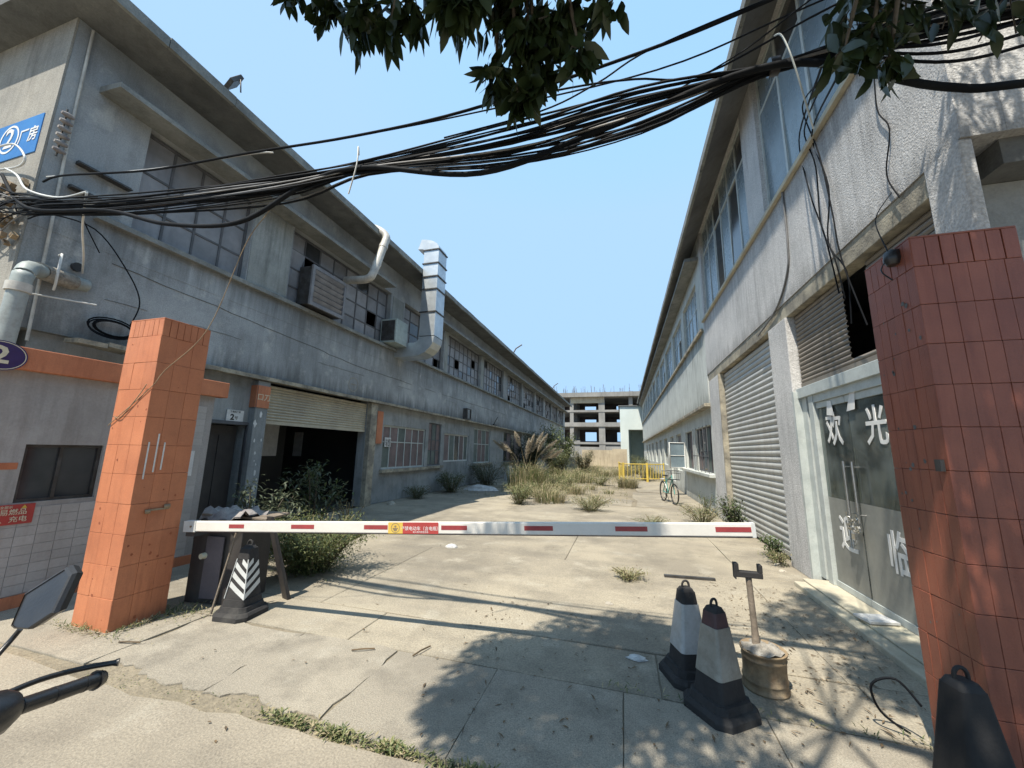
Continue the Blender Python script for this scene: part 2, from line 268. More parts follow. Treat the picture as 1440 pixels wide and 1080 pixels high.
def wpos(o):
    p = Vector((0, 0, 0))
    while o is not None: p += o.location; o = o.parent
    return p
def mk(name, mb, mats, parent=None, local=False, bevel=0.0, loc=None):
    me = bpy.data.meshes.new(name)
    if parent is not None and not local:
        w0 = wpos(parent); vs = [(v[0] - w0.x, v[1] - w0.y, v[2] - w0.z) for v in mb.v]
    elif loc is not None and not local: vs = [(v[0] - loc[0], v[1] - loc[1], v[2] - loc[2]) for v in mb.v]
    else: vs = mb.v
    me.from_pydata(vs, [], mb.f)
    for k in (mats if isinstance(mats, (list, tuple)) else [mats]): me.materials.append(MT[k])
    me.polygons.foreach_set('material_index', mb.m); me.polygons.foreach_set('use_smooth', mb.s); me.update()
    o = bpy.data.objects.new(name, me); col.objects.link(o)
    if parent is not None: o.parent = parent
    if loc is not None: o.location = loc
    if bevel:
        b = o.modifiers.new('bevel', 'BEVEL'); b.width = bevel; b.segments = 2; b.limit_method = 'ANGLE'; b.angle_limit = R(40)
    return o
def tag(o, label=None, cat=None, group=None, kind=None):
    if label: o['label'] = label
    if cat: o['category'] = cat
    if group: o['group'] = group
    if kind: o['kind'] = kind
    return o
def thing(name, label, cat, loc=(0, 0, 0), rz=0, group=None):
    o = bpy.data.objects.new(name, None); col.objects.link(o); o.location = loc; o.rotation_euler = (0, 0, rz)
    o.empty_display_size = 0.2
    return tag(o, label, cat, group)
def inst(src, parent, loc, rot=(0, 0, 0), scale=(1, 1, 1), mats=None):
    o = src.copy(); col.objects.link(o); o.parent = parent; o.location = loc; o.rotation_euler = rot; o.scale = scale
    return o
def copy_tree(root, label, loc, rz=0, scale=1.0):
    r = root.copy(); col.objects.link(r); r['label'] = label; r.location = loc; r.rotation_euler = (0, 0, rz); r.scale = (scale,) * 3
    for ch in list(root.children):
        c = ch.copy(); col.objects.link(c); c.parent = r
        for g in ch.children:
            d = g.copy(); col.objects.link(d); d.parent = c
    return r
def text(name, body, size, matw, material, parent=None, depth=0.002, loc=None, sx=1.0, bold=0.0, label=None):
    c = bpy.data.curves.new('t', 'FONT'); c.body = body; c.size = size; c.extrude = depth; c.offset = bold
    c.align_x = 'CENTER'; c.align_y = 'CENTER'; c.resolution_u = 2
    t = bpy.data.objects.new('t', c); col.objects.link(t); bpy.context.view_layer.update()
    me = bpy.data.meshes.new_from_object(t.evaluated_get(bpy.context.evaluated_depsgraph_get()))
    col.objects.unlink(t); bpy.data.objects.remove(t)
    me.transform(matw @ Matrix.Diagonal((sx, 1, 1, 1)))
    if parent is not None: me.transform(Matrix.Translation(-wpos(parent)))
    elif loc is not None: me.transform(Matrix.Translation(-Vector(loc)))
    me.materials.clear(); me.materials.append(MT[material])
    o = bpy.data.objects.new(name, me); col.objects.link(o)
    if parent is not None: o.parent = parent
    elif loc is not None: o.location = loc
    return o
def onY(x, y, z):                    # plane that faces -Y (towards the camera)
    return Matrix(((1, 0, 0, x), (0, 0, -1, y), (0, 1, 0, z), (0, 0, 0, 1)))
def onXp(x, y, z):                   # plane that faces +X (left hand buildings)
    return Matrix(((0, 0, 1, x), (1, 0, 0, y), (0, 1, 0, z), (0, 0, 0, 1)))
def onXm(x, y, z):                   # plane that faces -X (right hand buildings)
    return Matrix(((0, 0, -1, x), (-1, 0, 0, y), (0, 1, 0, z), (0, 0, 0, 1)))
def wallX(mb, x0, x1, y0, y1, z0, z1, holes, m=0):
    """wall between x0 and x1 with rectangular holes (y0,y1,z0,z1)"""
    ys = sorted({y0, y1} | {min(max(h[i], y0), y1) for h in holes for i in (0, 1)})
    zs = sorted({z0, z1} | {min(max(h[i], z0), z1) for h in holes for i in (2, 3)})
    S = [[not any(h[0] <= (a + b) / 2 <= h[1] and h[2] <= (c + d) / 2 <= h[3] for h in holes) for c, d in zip(zs, zs[1:])] for a, b in zip(ys, ys[1:])]
    for i, (a, b) in enumerate(zip(ys, ys[1:])):
        for k, (c, d) in enumerate(zip(zs, zs[1:])):
            if not S[i][k]: continue
            mb.add([(x0, a, c), (x0, b, c), (x0, b, d), (x0, a, d)], [(0, 1, 2, 3)], m)
            mb.add([(x1, a, c), (x1, b, c), (x1, b, d), (x1, a, d)], [(3, 2, 1, 0)], m)
            if i == 0 or not S[i - 1][k]: mb.add([(x0, a, c), (x1, a, c), (x1, a, d), (x0, a, d)], [(0, 1, 2, 3)], m)
            if i == len(ys) - 2 or not S[i + 1][k]: mb.add([(x0, b, c), (x1, b, c), (x1, b, d), (x0, b, d)], [(3, 2, 1, 0)], m)
            if k == 0 or not S[i][k - 1]: mb.add([(x0, a, c), (x0, b, c), (x1, b, c), (x1, a, c)], [(0, 1, 2, 3)], m)
            if k == len(zs) - 2 or not S[i][k + 1]: mb.add([(x0, a, d), (x0, b, d), (x1, b, d), (x1, a, d)], [(3, 2, 1, 0)], m)
def spline(pts, n=6):
    P = [Vector(p) for p in pts]; out = []
    for i in range(len(P) - 1):
        a, b, c, d = P[max(i - 1, 0)], P[i], P[i + 1], P[min(i + 2, len(P) - 1)]
        for k in range(n):
            t = k / n
            out.append(0.5 * ((2 * b) + (c - a) * t + (2 * a - 5 * b + 4 * c - d) * t * t + (3 * b - a - 3 * c + d) * t ** 3))
    out.append(P[-1]); return out

# window with real muntins and panes in a wall that runs along Y ------------------------------------
pane_cache = {}
def window(parent, x, s, y0, y1, z0, z1, ys, zs, frame='frame_old', panes=True, bar=0.035, depth=0.05, pm=('pane_dusty',), missing=(), dark=(), tilt=(), seed=0, name='window', sill=None):
    """s=+1 faces +X. ys/zs: inner division fractions."""
    r = random.Random(seed); mb = MB(); d0, d1 = (x - depth / 2, x + depth / 2)
    Y = [y0] + [y0 + (y1 - y0) * f for f in ys] + [y1]; Z = [z0] + [z0 + (z1 - z0) * f for f in zs] + [z1]
    o = 0.05
    mb.box(d0, d1, y0, y0 + o, z0, z1); mb.box(d0, d1, y1 - o, y1, z0, z1)
    mb.box(d0, d1, y0 + o, y1 - o, z0, z0 + o); mb.box(d0, d1, y0 + o, y1 - o, z1 - o, z1)
    for a in Y[1:-1]: mb.box(d0 + 0.004, d1 - 0.004, a - bar / 2, a + bar / 2, z0 + o, z1 - o)
    for j, a in enumerate(Z[1:-1]): mb.box(d0 + 0.008, d1 - 0.008, y0 + o, y1 - o, a - bar / 2, a + bar / 2)
    fr = mk(name, mb, frame, parent)
    if sill: mk('sill', MB().box(*sill), 'ledge', fr)
    joined = MB()
    for i, (a, b) in enumerate(zip(Y, Y[1:])):
        for k, (c, d) in enumerate(zip(Z, Z[1:])):
            if (i, k) in missing: continue
            m = 'pane_dark' if (i, k) in dark else r.choice(pm)
            a2, b2, c2, d2 = a + 0.01, b - 0.01, c + 0.01, d - 0.01
            if not panes:
                t = r.uniform(-0.006, 0.006)
                joined.add([(x + t, a2, c2), (x + t, b2, c2), (x - t, b2, d2), (x - t, a2, d2)], [(0, 1, 2, 3) if s > 0 else (3, 2, 1, 0)], 1 if (m == 'pane_dark' or r.random() < 0.12) else 0); continue
            key = (round(b2 - a2, 3), round(d2 - c2, 3), m)
            if key not in pane_cache:
                q = MB(); q.box(-0.003, 0.003, -key[0] / 2, key[0] / 2, -key[1] / 2, key[1] / 2)
                p = mk('pane', q, m, fr, local=True); pane_cache[key] = p
            else:
                p = pane_cache[key].copy(); col.objects.link(p); p.parent = fr
            p.location = Vector((x, (a2 + b2) / 2, (c2 + d2) / 2)) - wpos(fr)
            p.rotation_euler = (0, R(r.uniform(-0.8, 0.8)), R(r.uniform(-0.8, 0.8)))
            if (i, k) in tilt: p.rotation_euler = (0, R(14), 0)
    if not panes: mk('glazing', joined, [pm[0], 'pane_dark'], fr)
    return fr

def shutter(parent, x, s, y0, y1, z0, z1, m, pitch=0.1, bottom=True, cut=None, name='shutter'):
    """roller shutter: a bottom bar with one object per slat"""
    mb = MB(); mb.box(x - 0.025, x + 0.025, y0, y1, z0, z0 + 0.07)
    root = mk(name, mb, m, parent)
    w0 = wpos(root)
    def slat(a, b):
        q = MB(); pr = []
        for k in range(7):
            t = k / 6; pr.append((s * (0.020 * math.sin(math.pi * t) ** 0.8), 0.002 + (pitch - 0.004) * t))
        q.add([(px, a, pz) for px, pz in pr] + [(px, b, pz) for px, pz in pr], [(k, k + 7, k + 8, k + 1) if s < 0 else (k, k + 1, k + 8, k + 7) for k in range(6)], 0, True)
        q.box(-0.012 * 1, 0.002, a, b, 0.0, 0.004)
        return q
    full = None; n = int((z1 - z0 - 0.07) / pitch)
    for k in range(n):
        z = z0 + 0.07 + k * pitch
        segs = [(y0, y1)]
        if cut and cut[2] < z + pitch and z < cut[3]: segs = [(y0, cut[0]), (cut[1], y1)]
        for a, b in segs:
            if len(segs) == 1 and full is not None:
                o = full.copy(); col.objects.link(o); o.parent = root
            else:
                o = mk('slat', slat(a, b), m, root, local=True)
                if len(segs) == 1: full = o
            o.location = Vector((x + rnd.uniform(-0.002, 0.002), 0, z)) - w0
            o.location.y = -w0.y
            o.rotation_euler = (0, 0, 0)
    return root

# ---------------------------------------------------------------- setting: ground, road, slabs
g = MB(); g.box(-400, 400, -400, 600, -1.0, -0.045)
tag(mk('ground', g, 'soil'), kind='structure')
def edge_pts(p, q, amp, n):
    out = []
    for k in range(n):
        t = k / n; a = 0 if k == 0 else rnd.uniform(-amp, amp)
        d = Vector(q) - Vector(p); nrm = Vector((-d.y, d.x)).normalized()
        out.append(Vector(p) + d * t + nrm * a)
    return out
def slab(x0, x1, y0, y1, z, parent, m, name='slab', amp=0.0025, gap=0.002, skew=0.0, poly=None, top=0):
    c = poly or [(x0 + gap, y0 + gap), (x1 - gap, y0 + gap), (x1 - gap + skew, y1 - gap), (x0 + gap + skew, y1 - gap)]
    P = []
    for i in range(len(c)): P += edge_pts(c[i], c[(i + 1) % len(c)], amp, 6)
    dx, dy = rnd.uniform(-0.0012, 0.0012), rnd.uniform(-0.0012, 0.0012); cx, cy = P[0]
    mb = MB(); mb.loft([[(p.x, p.y, -0.06) for p in P], [(p.x, p.y, z - 0.006 + (p.x - cx) * dx + (p.y - cy) * dy) for p in P]], 0, False, False)
    inn = [(p.x * 0.996 + 0.004 * (x0 + x1) / 2, p.y * 0.996 + 0.004 * (y0 + y1) / 2) for p in P]
    n = len(P)
    T = [(p.x, p.y, z - 0.006 + (p.x - cx) * dx + (p.y - cy) * dy) for p in P] + [(q[0], q[1], z + (q[0] - cx) * dx + (q[1] - cy) * dy) for q in inn]
    mb.add(T, [(i, (i + 1) % n, n + (i + 1) % n, n + i) for i in range(n)] + [tuple(range(n, 2 * n))])
    o = mk(name, mb, m, parent); return o
# the road in front of the gate (edge broken away where weeds grow)
rp_ = 0
rp = [(-40, -12), (40, -12), (40, 2.0), (2.3, 1.98), (0.9, 2.07), (0.1, 2.06), (-0.45, 2.08), (-1.0, 2.07), (-1.7, 2.05), (-1.85, 2.07), (-2.1, 2.05), (-2.3, 2.07), (-2.5, 2.02), (-2.75, 2.04), (-3.1, 1.99), (-3.35, 2.02), (-3.6, 2.0), (-4.4, 2.05), (-7.0, 2.05), (-40, 2.05)]
mb = MB(); mb.loft([[(x, y, -0.06) for x, y in rp], [(x, y, 0.0) for x, y in rp]])
tag(mk('road', mb, 'road'), kind='structure')
mb = MB(); mb.box(-7.05, 2.6, 1.8, 16.0, -0.055, -0.012)
pave = tag(mk('pavement', mb, 'soil'), kind='structure')
# pavement slabs between the road and the gate line
xs = [-7.0, -5.6, -4.72, -3.86, -2.72, -1.79, -0.95, -0.05, 0.80, 1.60, 2.3]
for a, b in zip(xs, xs[1:]):
    if a < -2.0 and a > -4.0:      # broken front edge
        y0 = 2.20 if a < -2.5 else 2.17
        pl = [(a + .01, y0 - 0.05), (a + (b - a) * .3, y0 + 0.04), (a + (b - a) * .6, y0 - 0.03), (b - .01, y0 - 0.02), (b - .01, 3.02), (a + .01, 3.02)]
        slab(a, b, 2.2, 3.02, 0.0 + rnd.uniform(-.002, .004), pave, 'paving', poly=pl, amp=0.035)
    else:
        slab(a, b, 2.13, 2.56 if a > -5 and rnd.random() < .5 else 3.02, rnd.uniform(-.002, .004), pave, 'paving')
        if len([1]) and pave.children[-1].bound_box[6][1] + wpos(pave).y < 2.7: slab(a, b, 2.56, 3.02, rnd.uniform(-.002, .004), pave, 'paving')
# strip where the gate rail lay, then the yard
xs2 = [-7.0, -4.6, -2.3, 0.2, 1.55, 2.3]
for a, b in zip(xs2, xs2[1:]): slab(a, b, 3.03, 3.62, rnd.uniform(-.003, .003), pave, 'yard', gap=0.003)
yard = tag(mk('yard', MB().box(-7.05, 2.6, 16.0, 50, -0.055, -0.030), 'soil'), kind='structure')
rows = [3.63, 6.1, 9.0, 12.6, 16.4]
for j, (c, d) in enumerate(zip(rows, rows[1:])):
    xx = [-7.08, -3.1, 1.50, 2.62] if j % 2 == 0 else [-7.08, -0.9, 1.52, 2.62]
    if j == 3: xx = [-7.08, -4.4, -2.2]
    for a, b in zip(xx, xx[1:]): slab(a, b, c, d, rnd.uniform(-.004, .004), yard, 'yard', gap=0.002, amp=0.006)
for a, b, c, d in ((0.3, 2.55, 12.7, 17.5), (0.5, 2.55, 17.6, 24.5), (-7.08, -5.6, 16.5, 30), (-1.9, 0.2, 12.7, 14.6)): slab(a, b, c, d, 0.0, yard, 'yard', amp=0.1, gap=0.02)

# ---------------------------------------------------------------- left factory building
LX = -7.0
LB = thing('factory_building', 'long grey two storey factory hall with rolled-up cream shutter along the left of the yard', 'building', (-7.0, 2.45, 0))
bays = [(3.42, 5.24), (6.2, 10.0), (14.25, 18.15), (18.6, 22.1), (23.0, 26.6), (27.1, 30.8), (31.4, 34.6), (35.2, 38.6), (39.2, 42.4), (43.0, 46.6)]
mb = MB()
up = [(a, b, 4.76, 6.52) for a, b in bays] + [(10.8, 13.85, 4.76, 6.52)]
wallX(mb, -7.28, LX, 2.45, 48.0, 4.28, 7.34, up, 0)
wallX(mb, -7.276, LX - 0.004, 2.45, 48.0, 2.98, 4.28, [], 0)
mk('wall', mb, ['lwall'], LB)
# pale horizontal groove lines on the band
mb = MB(); rc = random.Random(3)
for base in (4.16, 3.62):
    y = 3.3; z = base; pts = []
    while y < 30:
        pts.append((LX + 0.001, y, z + rc.uniform(-.012, .012))); y += rc.uniform(.15, .45); z += (-0.02 if (y < 9 and base > 4) else 0)
        if rc.random() < (.06 if base > 4 else .2) and len(pts) > 1: mb.tube(pts, 0.005 if base > 4 else .003, 4); pts = []; y += rc.uniform(.1, .8 if base > 4 else 3)
    if len(pts) > 1: mb.tube(pts, 0.005, 4)
tag(mk('render_crack', mb, 'soffit', LB), kind='stuff')
mb = MB(); mb.box(-22, -7.285, 2.46, 2.70, 0, 7.34); mb.box(-22, -7.0, 2.425, 2.447, 0, 7.338)
# the gable wall has a window opening far left
mk('gable_wall', mb, 'lfront', LB)
mb = MB(); mb.box(-22, -21.8, 2.7, 48, 0, 7.34); mb.box(-22, -7.28, 48, 48.2, 0, 7.34); mb.box(-21.8, -7.28, 2.7, 48, 4.0, 4.1)
mb.box(-21.8, -7.36, 2.7, 48, -0.04, 0.012); mb.box(-21.8, -7.4, 10.6, 10.7, 0.02, 4.0); mb.box(-14.2, -14.0, 2.7, 10.6, 0.02, 4.0)
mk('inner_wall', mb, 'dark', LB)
# ground floor wall
GX = -7.10
gh = [(4.95, 5.76, 0, 2.0), (6.06, 9.42, 0, 2.95), (10.28, 12.92, 0.98, 2.33), (13.15, 14.2, 1.0, 2.62), (14.5, 17.1, 1.12, 2.28), (17.8, 20.2, 0.98, 2.70), (22.7, 27.0, 0.95, 2.75)]
y = 28.2
while y < 46: gh.append((y, y + 3.0, 1.0, 2.7)); y += 4.2
mb = MB(); wallX(mb, -7.36, GX, 2.72, 48, 0, 2.979, gh, 0)
mk('lower_wall', mb, 'lower', LB)
# ledge
mb = MB(); y = 4.3
while y < 47.5:
    L = rnd.uniform(1.0, 1.9) if y < 20 else 6; L = min(L, 47.9 - y)
    mb.box(-7.0, -6.88 + rnd.uniform(-.006, .006), y, y + L - 0.008, 2.915 + rnd.uniform(-.006, .006), 2.985 + rnd.uniform(-.004, .004)); y += L
mk('ledge', mb, 'ledge', LB)
mb = MB(); mb.box(-7.0, -6.90, 3.0, 48, 4.67, 4.755); mk('window_sill', mb, 'canopy', LB, bevel=0.008)
# roof and eaves
mb = MB(); mb.box(-22.4, -6.24, 2.05, 48.5, 7.34, 7.44)
mb.loft([[(-22.4, y, 7.44), (-6.24, y, 7.44), (-14.3, y, 9.0)] for y in (2.05, 48.5)])
mk('roof', mb, 'soffit', LB)
mb = MB()
for k in range(47): mb.box(-6.24, -6.18 - rnd.uniform(0, .008), 2.03 + k, 3.022 + k, 7.31 + rnd.uniform(-.01, .006), 7.47 + rnd.uniform(-.006, .01))
mk('gutter', mb, 'canopy', LB)
for a, b in ((2.78, 9.55), (11.9, 47.8)):
    mb = MB(); mb.loft([[(-7.0, y, 6.50), (-6.54, y, 6.47), (-6.54, y, 6.55), (-7.0, y, 6.60)] for y in (a, b)])
    mk('canopy', mb, 'canopy', LB, bevel=0.006)
# upper windows
def fr(n): return [k / n for k in range(1, n)]
window(LB, -7.16, 1, 3.42, 5.24, 4.76, 6.50, fr(4), [0.30, 0.62], dark=(), seed=1)
window(LB, -7.16, 1, 6.2, 10.0, 4.76, 6.50, fr(8), [0.25, 0.5, 0.75], missing=((1, 2), (6, 1)), dark=((1, 3), (5, 3)), tilt=((0, 2),), seed=2)
window(LB, -7.16, 1, 10.8, 13.85, 4.76, 6.50, fr(5), [0.25, 0.5, 0.75], missing=((3, 1), (4, 0)), dark=((1, 2), (1, 1)), seed=3)
window(LB, -7.16, 1, 14.25, 18.15, 4.76, 6.50, fr(8), [0.25, 0.5, 0.75], missing=((2, 1), (6, 2)), dark=((0, 1), (3, 0), (5, 1)), seed=4)
window(LB, -7.16, 1, 18.6, 22.1, 4.76, 6.50, fr(8), [0.25, 0.5, 0.75], panes=False, dark=((3, 2), (5, 1), (6, 2)), seed=5)
for i, (a, b) in enumerate(bays[4:]):
    w_ = window(LB, -7.16, 1, a, b, 4.76, 6.50, fr(7), [0.25, 0.5, 0.75], panes=False, missing=((0, 0), (0, 1), (1, 0)) if i < 2 else (), dark=((4, 1), (2, 2)), seed=6 + i)
    if i < 3:   # open casement
        q = MB(); y0 = a + 0.15
        q.tube([(-7.05, y0, 4.95), (-6.45, y0 - 0.2, 4.95), (-6.45, y0 - 0.2, 5.75), (-7.05, y0, 5.75), (-7.05, y0, 4.95)], 0.02, 4)
        q.tube([(-6.75, y0 - 0.1, 4.95), (-6.75, y0 - 0.1, 5.75)], 0.014, 4); q.tube([(-7.05, y0, 5.35), (-6.45, y0 - 0.2, 5.35)], 0.014, 4)
        mk('casement', q, 'frame_old', w_)
for i in range(4):  # jambs of the shed pilasters, a hand proud of the wall
    a = (5.26, 10.1, 13.92, 18.2)[i]; b = (6.16, 10.72, 14.2, 18.55)[i]
    mk('pilaster', MB().box(-7.0, -6.985, a, b, 4.756, 6.46), 'lwall_green', LB)
# garage shutter, jambs, plates
sh = shutter(LB, -7.14, 1, 6.08, 9.40, 2.06, 2.92, 'shutter_cream', 0.062)
tag(sh, 'cream shutter rolled two thirds up')
mb = MB(); mb.box(-7.36, -6.94, 5.78, 6.055, 0, 2.90); p1 = mk('jamb_pillar', mb, 'lower', LB, bevel=0.01)
mb = MB(); mb.box(-7.36, -6.96, 9.425, 9.72, 0, 2.90); p2 = mk('jamb_pillar', mb, 'ledge', LB, bevel=0.01)
mb = MB(); mb.box(-6.94, -6.925, 5.78, 6.055, 2.36, 2.80); mb.box(-7.1, -6.945, 5.765, 5.778, 2.36, 2.80)
pp = tag(mk('orange_plate', mb, 'orange', p1))
text('emblem', '口刀', 0.15, onXp(-6.923, 5.92, 2.56), 'cream', p1)
mb = MB(); mb.box(-7.10, -7.05, 9.86, 10.14, 1.75, 2.72); mk('orange_plate', mb, 'orange', LB)
# peeled plaster flecks on the pillar
mb = MB()
for k in range(16):
    yy = rnd.uniform(5.8, 6.03); z = rnd.uniform(0.3, 2.3); r0 = rnd.uniform(0.01, 0.05)
    mb.add([(-6.938, yy + math.cos(a) * r0 * rnd.uniform(.4, 1), z + math.sin(a) * r0 * 2 * rnd.uniform(.4, 1)) for a in [i * math.pi / 4 for i in range(8)]], [tuple(range(8))])
tag(mk('peeling_paint', mb, 'paper', p1), kind='stuff')
# doorway
mb = MB(); mb.box(-7.12, -7.05, 4.90, 4.95, 0, 2.05); mb.box(-7.12, -7.05, 5.76, 5.776, 0, 2.05); mb.box(-7.12, -7.05, 4.95, 5.76, 2.0, 2.06)
mk('door_frame', mb, 'frame_old', LB)
mb = MB(); mb.box(-7.33, -7.29, 4.97, 5.74, 0.01, 1.98); mb.box(-7.29, -7.275, 5.05, 5.30, 0.3, 1.8); mb.box(-7.29, -7.275, 5.4, 5.66, 0.3, 1.8)
mk('door', mb, 'cabinet', LB)
# ground floor windows
w1 = window(LB, -7.17, 1, 10.28, 12.92, 0.98, 2.33, fr(6), [0.62], frame='frame_alu', pm=('wood_red', 'wood_red', 'wood_green'), seed=20, sill=(-7.1, -6.98, 10.2, 13.1, 0.88, 0.975))
q = MB(); q.box(-7.14, -7.125, 10.42, 10.74, 1.66, 1.95); pl = tag(mk('notice', q, 'paper', w1), 'white paper notice on the red boarded window')
text('print', '出租', 0.15, onXp(-7.123, 10.58, 1.83), 'print_black', LB); text('print', '电话', 0.13, onXp(-7.123, 10.58, 1.72), 'print_black', LB)
window(LB, -7.17, 1, 13.15, 14.2, 1.0, 2.62, fr(3), [0.35, 0.6], pm=('wood_green', 'wood_red'), seed=21, sill=(-7.1, -6.98, 13.1, 14.3, 0.90, 0.99))
window(LB, -7.17, 1, 14.5, 17.1, 1.12, 2.28, [0.22, 0.42, 0.62, 0.82], [], frame='white', pm=('wood_red', 'wood_green', 'pane_dark'), seed=22)
window(LB, -7.17, 1, 17.8, 20.2, 0.98, 2.70, fr(4), [0.55], frame='frame_alu', pm=('wood_red', 'wood_green'), seed=23, sill=(-7.1, -6.98, 17.7, 20.3, 0.88, 0.975))
window(LB, -7.17, 1, 22.7, 27.0, 0.95, 2.75, fr(5), [0.4, 0.7], frame='frame_old', pm=('wood_red', 'pane_dark'), panes=False, seed=24, sill=(-7.1, -6.98, 22.6, 27.1, 0.85, 0.945))
y = 28.2; i = 0
while y < 46:
    window(LB, -7.17, 1, y, y + 3.0, 1.0, 2.7, fr(4), [0.5], pm=('wood_red',), panes=False, seed=30 + i); y += 4.2; i += 1
# circular stain ring and patches on the band are render marks
def ring(name, c, r, w, parent, m):
    mb = MB(); n = 28
    pts = [(LX + 0.003, c[0] + math.cos(2 * math.pi * k / n) * rr, c[1] + math.sin(2 * math.pi * k / n) * rr) for rr in (r, r - w) for k in range(n)]
    mb.add(pts, [(k, (k + 1) % n, n + (k + 1) % n, n + k) for k in range(n)]); return mk(name, mb, m, parent)
ring('paint_ring', (8.6, 3.30), 0.20, 0.03, LB, 'lfront'); mk('paint_bar', MB().box(LX, LX + 0.003, 8.5, 8.72, 3.29, 3.32), 'lfront', LB)

# ---------------------------------------------------------------- things on the left building
# blue sign
bs = thing('wall_sign', 'blue sheet sign with white circled 2 and characters on the left gable', 'sign', (-7.6, 2.44, 5.6))
mk('board', MB().box(-8.2, -7.16, 2.415, 2.448, 5.28, 5.86), 'signblue', bs, bevel=0.004)
mb = MB(); n = 36
def ringY(mb, cx, cz, r1, r2, y, m=0):
    pts = [(cx + math.cos(2 * math.pi * k / n) * r, y, cz + math.sin(2 * math.pi * k / n) * r) for r in (r1, r2) for k in range(n)]
    mb.add(pts, [(k, n + k, n + (k + 1) % n, (k + 1) % n) for k in range(n)], m)
ringY(mb, -7.83, 5.60, 0.215, 0.185, 2.411); mk('print', mb, 'print_white', bs)
text('print', '2', 0.42, onY(-7.83, 2.412, 5.60), 'print_white', bs, bold=0.006); text('print', '厂房', 0.235, onY(-7.395, 2.412, 5.56), 'print_white', bs, sx=0.9, bold=0.003)
# oval number plate
ov = thing('number_plate', 'dark blue oval enamel plate reading 2 at the left end of the orange beam', 'sign', (-5.69, 2.05, 2.4))
mb = MB(); n = 36; oc_ = (2.04, 2.41)
mb.loft([[(x, oc_[0] + 0.175 * math.cos(2 * math.pi * k / n), oc_[1] + 0.145 * math.sin(2 * math.pi * k / n)) for k in range(n)] for x in (-5.698, -5.682)]); mk('plate', mb, 'navy', ov)
mb = MB()
pts = [(-5.680, oc_[0] + a * math.cos(2 * math.pi * k / n), oc_[1] + b * math.sin(2 * math.pi * k / n)) for a, b in ((0.165, 0.136), (0.158, 0.129)) for k in range(n)]
mb.add(pts, [(k, (k + 1) % n, n + (k + 1) % n, n + k) for k in range(n)]); mk('print', mb, 'cream', ov)
text('print', '2', 0.23, onXp(-5.680, 2.035, 2.41), 'cream', ov, sx=1.1, bold=0.006)
# plaque at the door
pq = thing('door_plaque', 'small white plaque with black 2 above the dark doorway', 'sign', (-7.09, 5.4, 2.2))
mk('board', MB().box(-7.09, -7.07, 5.33, 5.66, 2.06, 2.27), 'paper', pq)
text('print', '2', 0.15, onXp(-7.068, 5.44, 2.13), 'print_black', pq, bold=0.006); text('print', '号', 0.07, onXp(-7.068, 5.52, 2.12), 'print_black', pq)
text('print', '工业区厂房', 0.042, onXp(-7.068, 5.49, 2.235), 'print_black', pq)
# louvred cooler
lv = thing('window_cooler', 'grey louvred cooler hanging out of the upper factory window', 'cooler', (-6.9, 7.0, 4.8))
mb = MB(); mb.box(-7.1, -6.74, 6.55, 7.62, 4.80, 5.72); mk('housing', mb, 'metaldark', lv, bevel=0.01)
mb = MB(); X = -6.735
mb.box(X, X + 0.05, 6.53, 6.60, 4.78, 5.74); mb.box(X, X + 0.05, 7.57, 7.64, 4.78, 5.74); mb.box(X, X + 0.05, 6.60, 7.57, 5.66, 5.74); mb.box(X, X + 0.05, 6.60, 7.57, 4.78, 4.86)
mk('frame', mb, 'louvre', lv)
for k in range(6): 
    z = 4.93 + k * 0.135; q = MB(); q.obox((X + 0.02, 7.085, z), (0.012, 0.95, 0.11), Matrix.Rotation(R(28), 3, 'Y')); mk('slat', q, 'louvre', lv)
# vent pipe
vp = MB(); vp.tube(spline([(-7.05, 8.0, 6.05), (-6.5, 7.82, 5.92), (-6.16, 7.74, 5.88), (-6.02, 7.76, 6.05), (-6.0, 8.08, 7.02), (-6.0, 8.14, 7.24), (-6.12, 8.14, 7.40), (-6.3, 8.14, 7.52), (-6.5, 8.14, 7.62)], 5), 0.10, 14)
PV = thing('vent_pipe', 'fat cream vent pipe bending up round the eaves', 'pipe', (-6.2, 7.3, 5.8)); mk('pipe', vp, 'pvc', PV)
q = MB(); q.tube([(-6.0, 8.03, 6.86), (-6.0, 8.06, 6.96)], 0.112, 14); mk('collar', q, 'pvc', PV)
q = MB(); q.tube([(-6.014, 7.83, 6.25), (-6.012, 7.86, 6.34)], 0.112, 14); mk('collar', q, 'pvc', PV)
# galvanised duct
DU = thing('exhaust_duct', 'tall galvanised exhaust duct rising past the eaves', 'duct', (-5.9, 10.7, 4.7))
def rect(x0, x1, y0, y1, z, sk=0): return [(x0, y0, z), (x1, y0, z + sk), (x1, y1, z + sk), (x0, y1, z)]
secs = [(5.15, 5.95), (5.95, 6.72), (6.72, 7.16), (7.16, 7.62), (7.62, 8.1)]
for k, (a, b) in enumerate(secs):
    q = MB(); q.loft([rect(-6.16, -5.62, 10.40, 10.98, a + .006), rect(-6.16, -5.62, 10.40, 10.98, b - .006)]); mk('duct_section', q, 'metal', DU, bevel=0.006)
    q = MB(); q.box(-6.19, -5.59, 10.37, 11.01, b - 0.018, b + 0.018); mk('flange', q, 'metaldark', DU)
q = MB(); rs = []
for k in range(7):
    t = k / 6; a = R(65) * t; cx = -6.16 - 0.22
    pts4 = ((0.22, 0.06, -0.16 * t * t), (0.76, 0.40, 0.0))
    (ri, hi_, fx), (ro, ho, _) = pts4; a = R(82) * t
    xi, zi = cx + ri * math.cos(a * .6) + fx, 8.12 + hi_ * math.sin(a); xo, zo = cx + ro * math.cos(a), 8.12 + ho * math.sin(a)
    rs.append([(xi, 10.40, zi), (xo, 10.40, zo), (xo, 10.98, zo), (xi, 10.98, zi)])
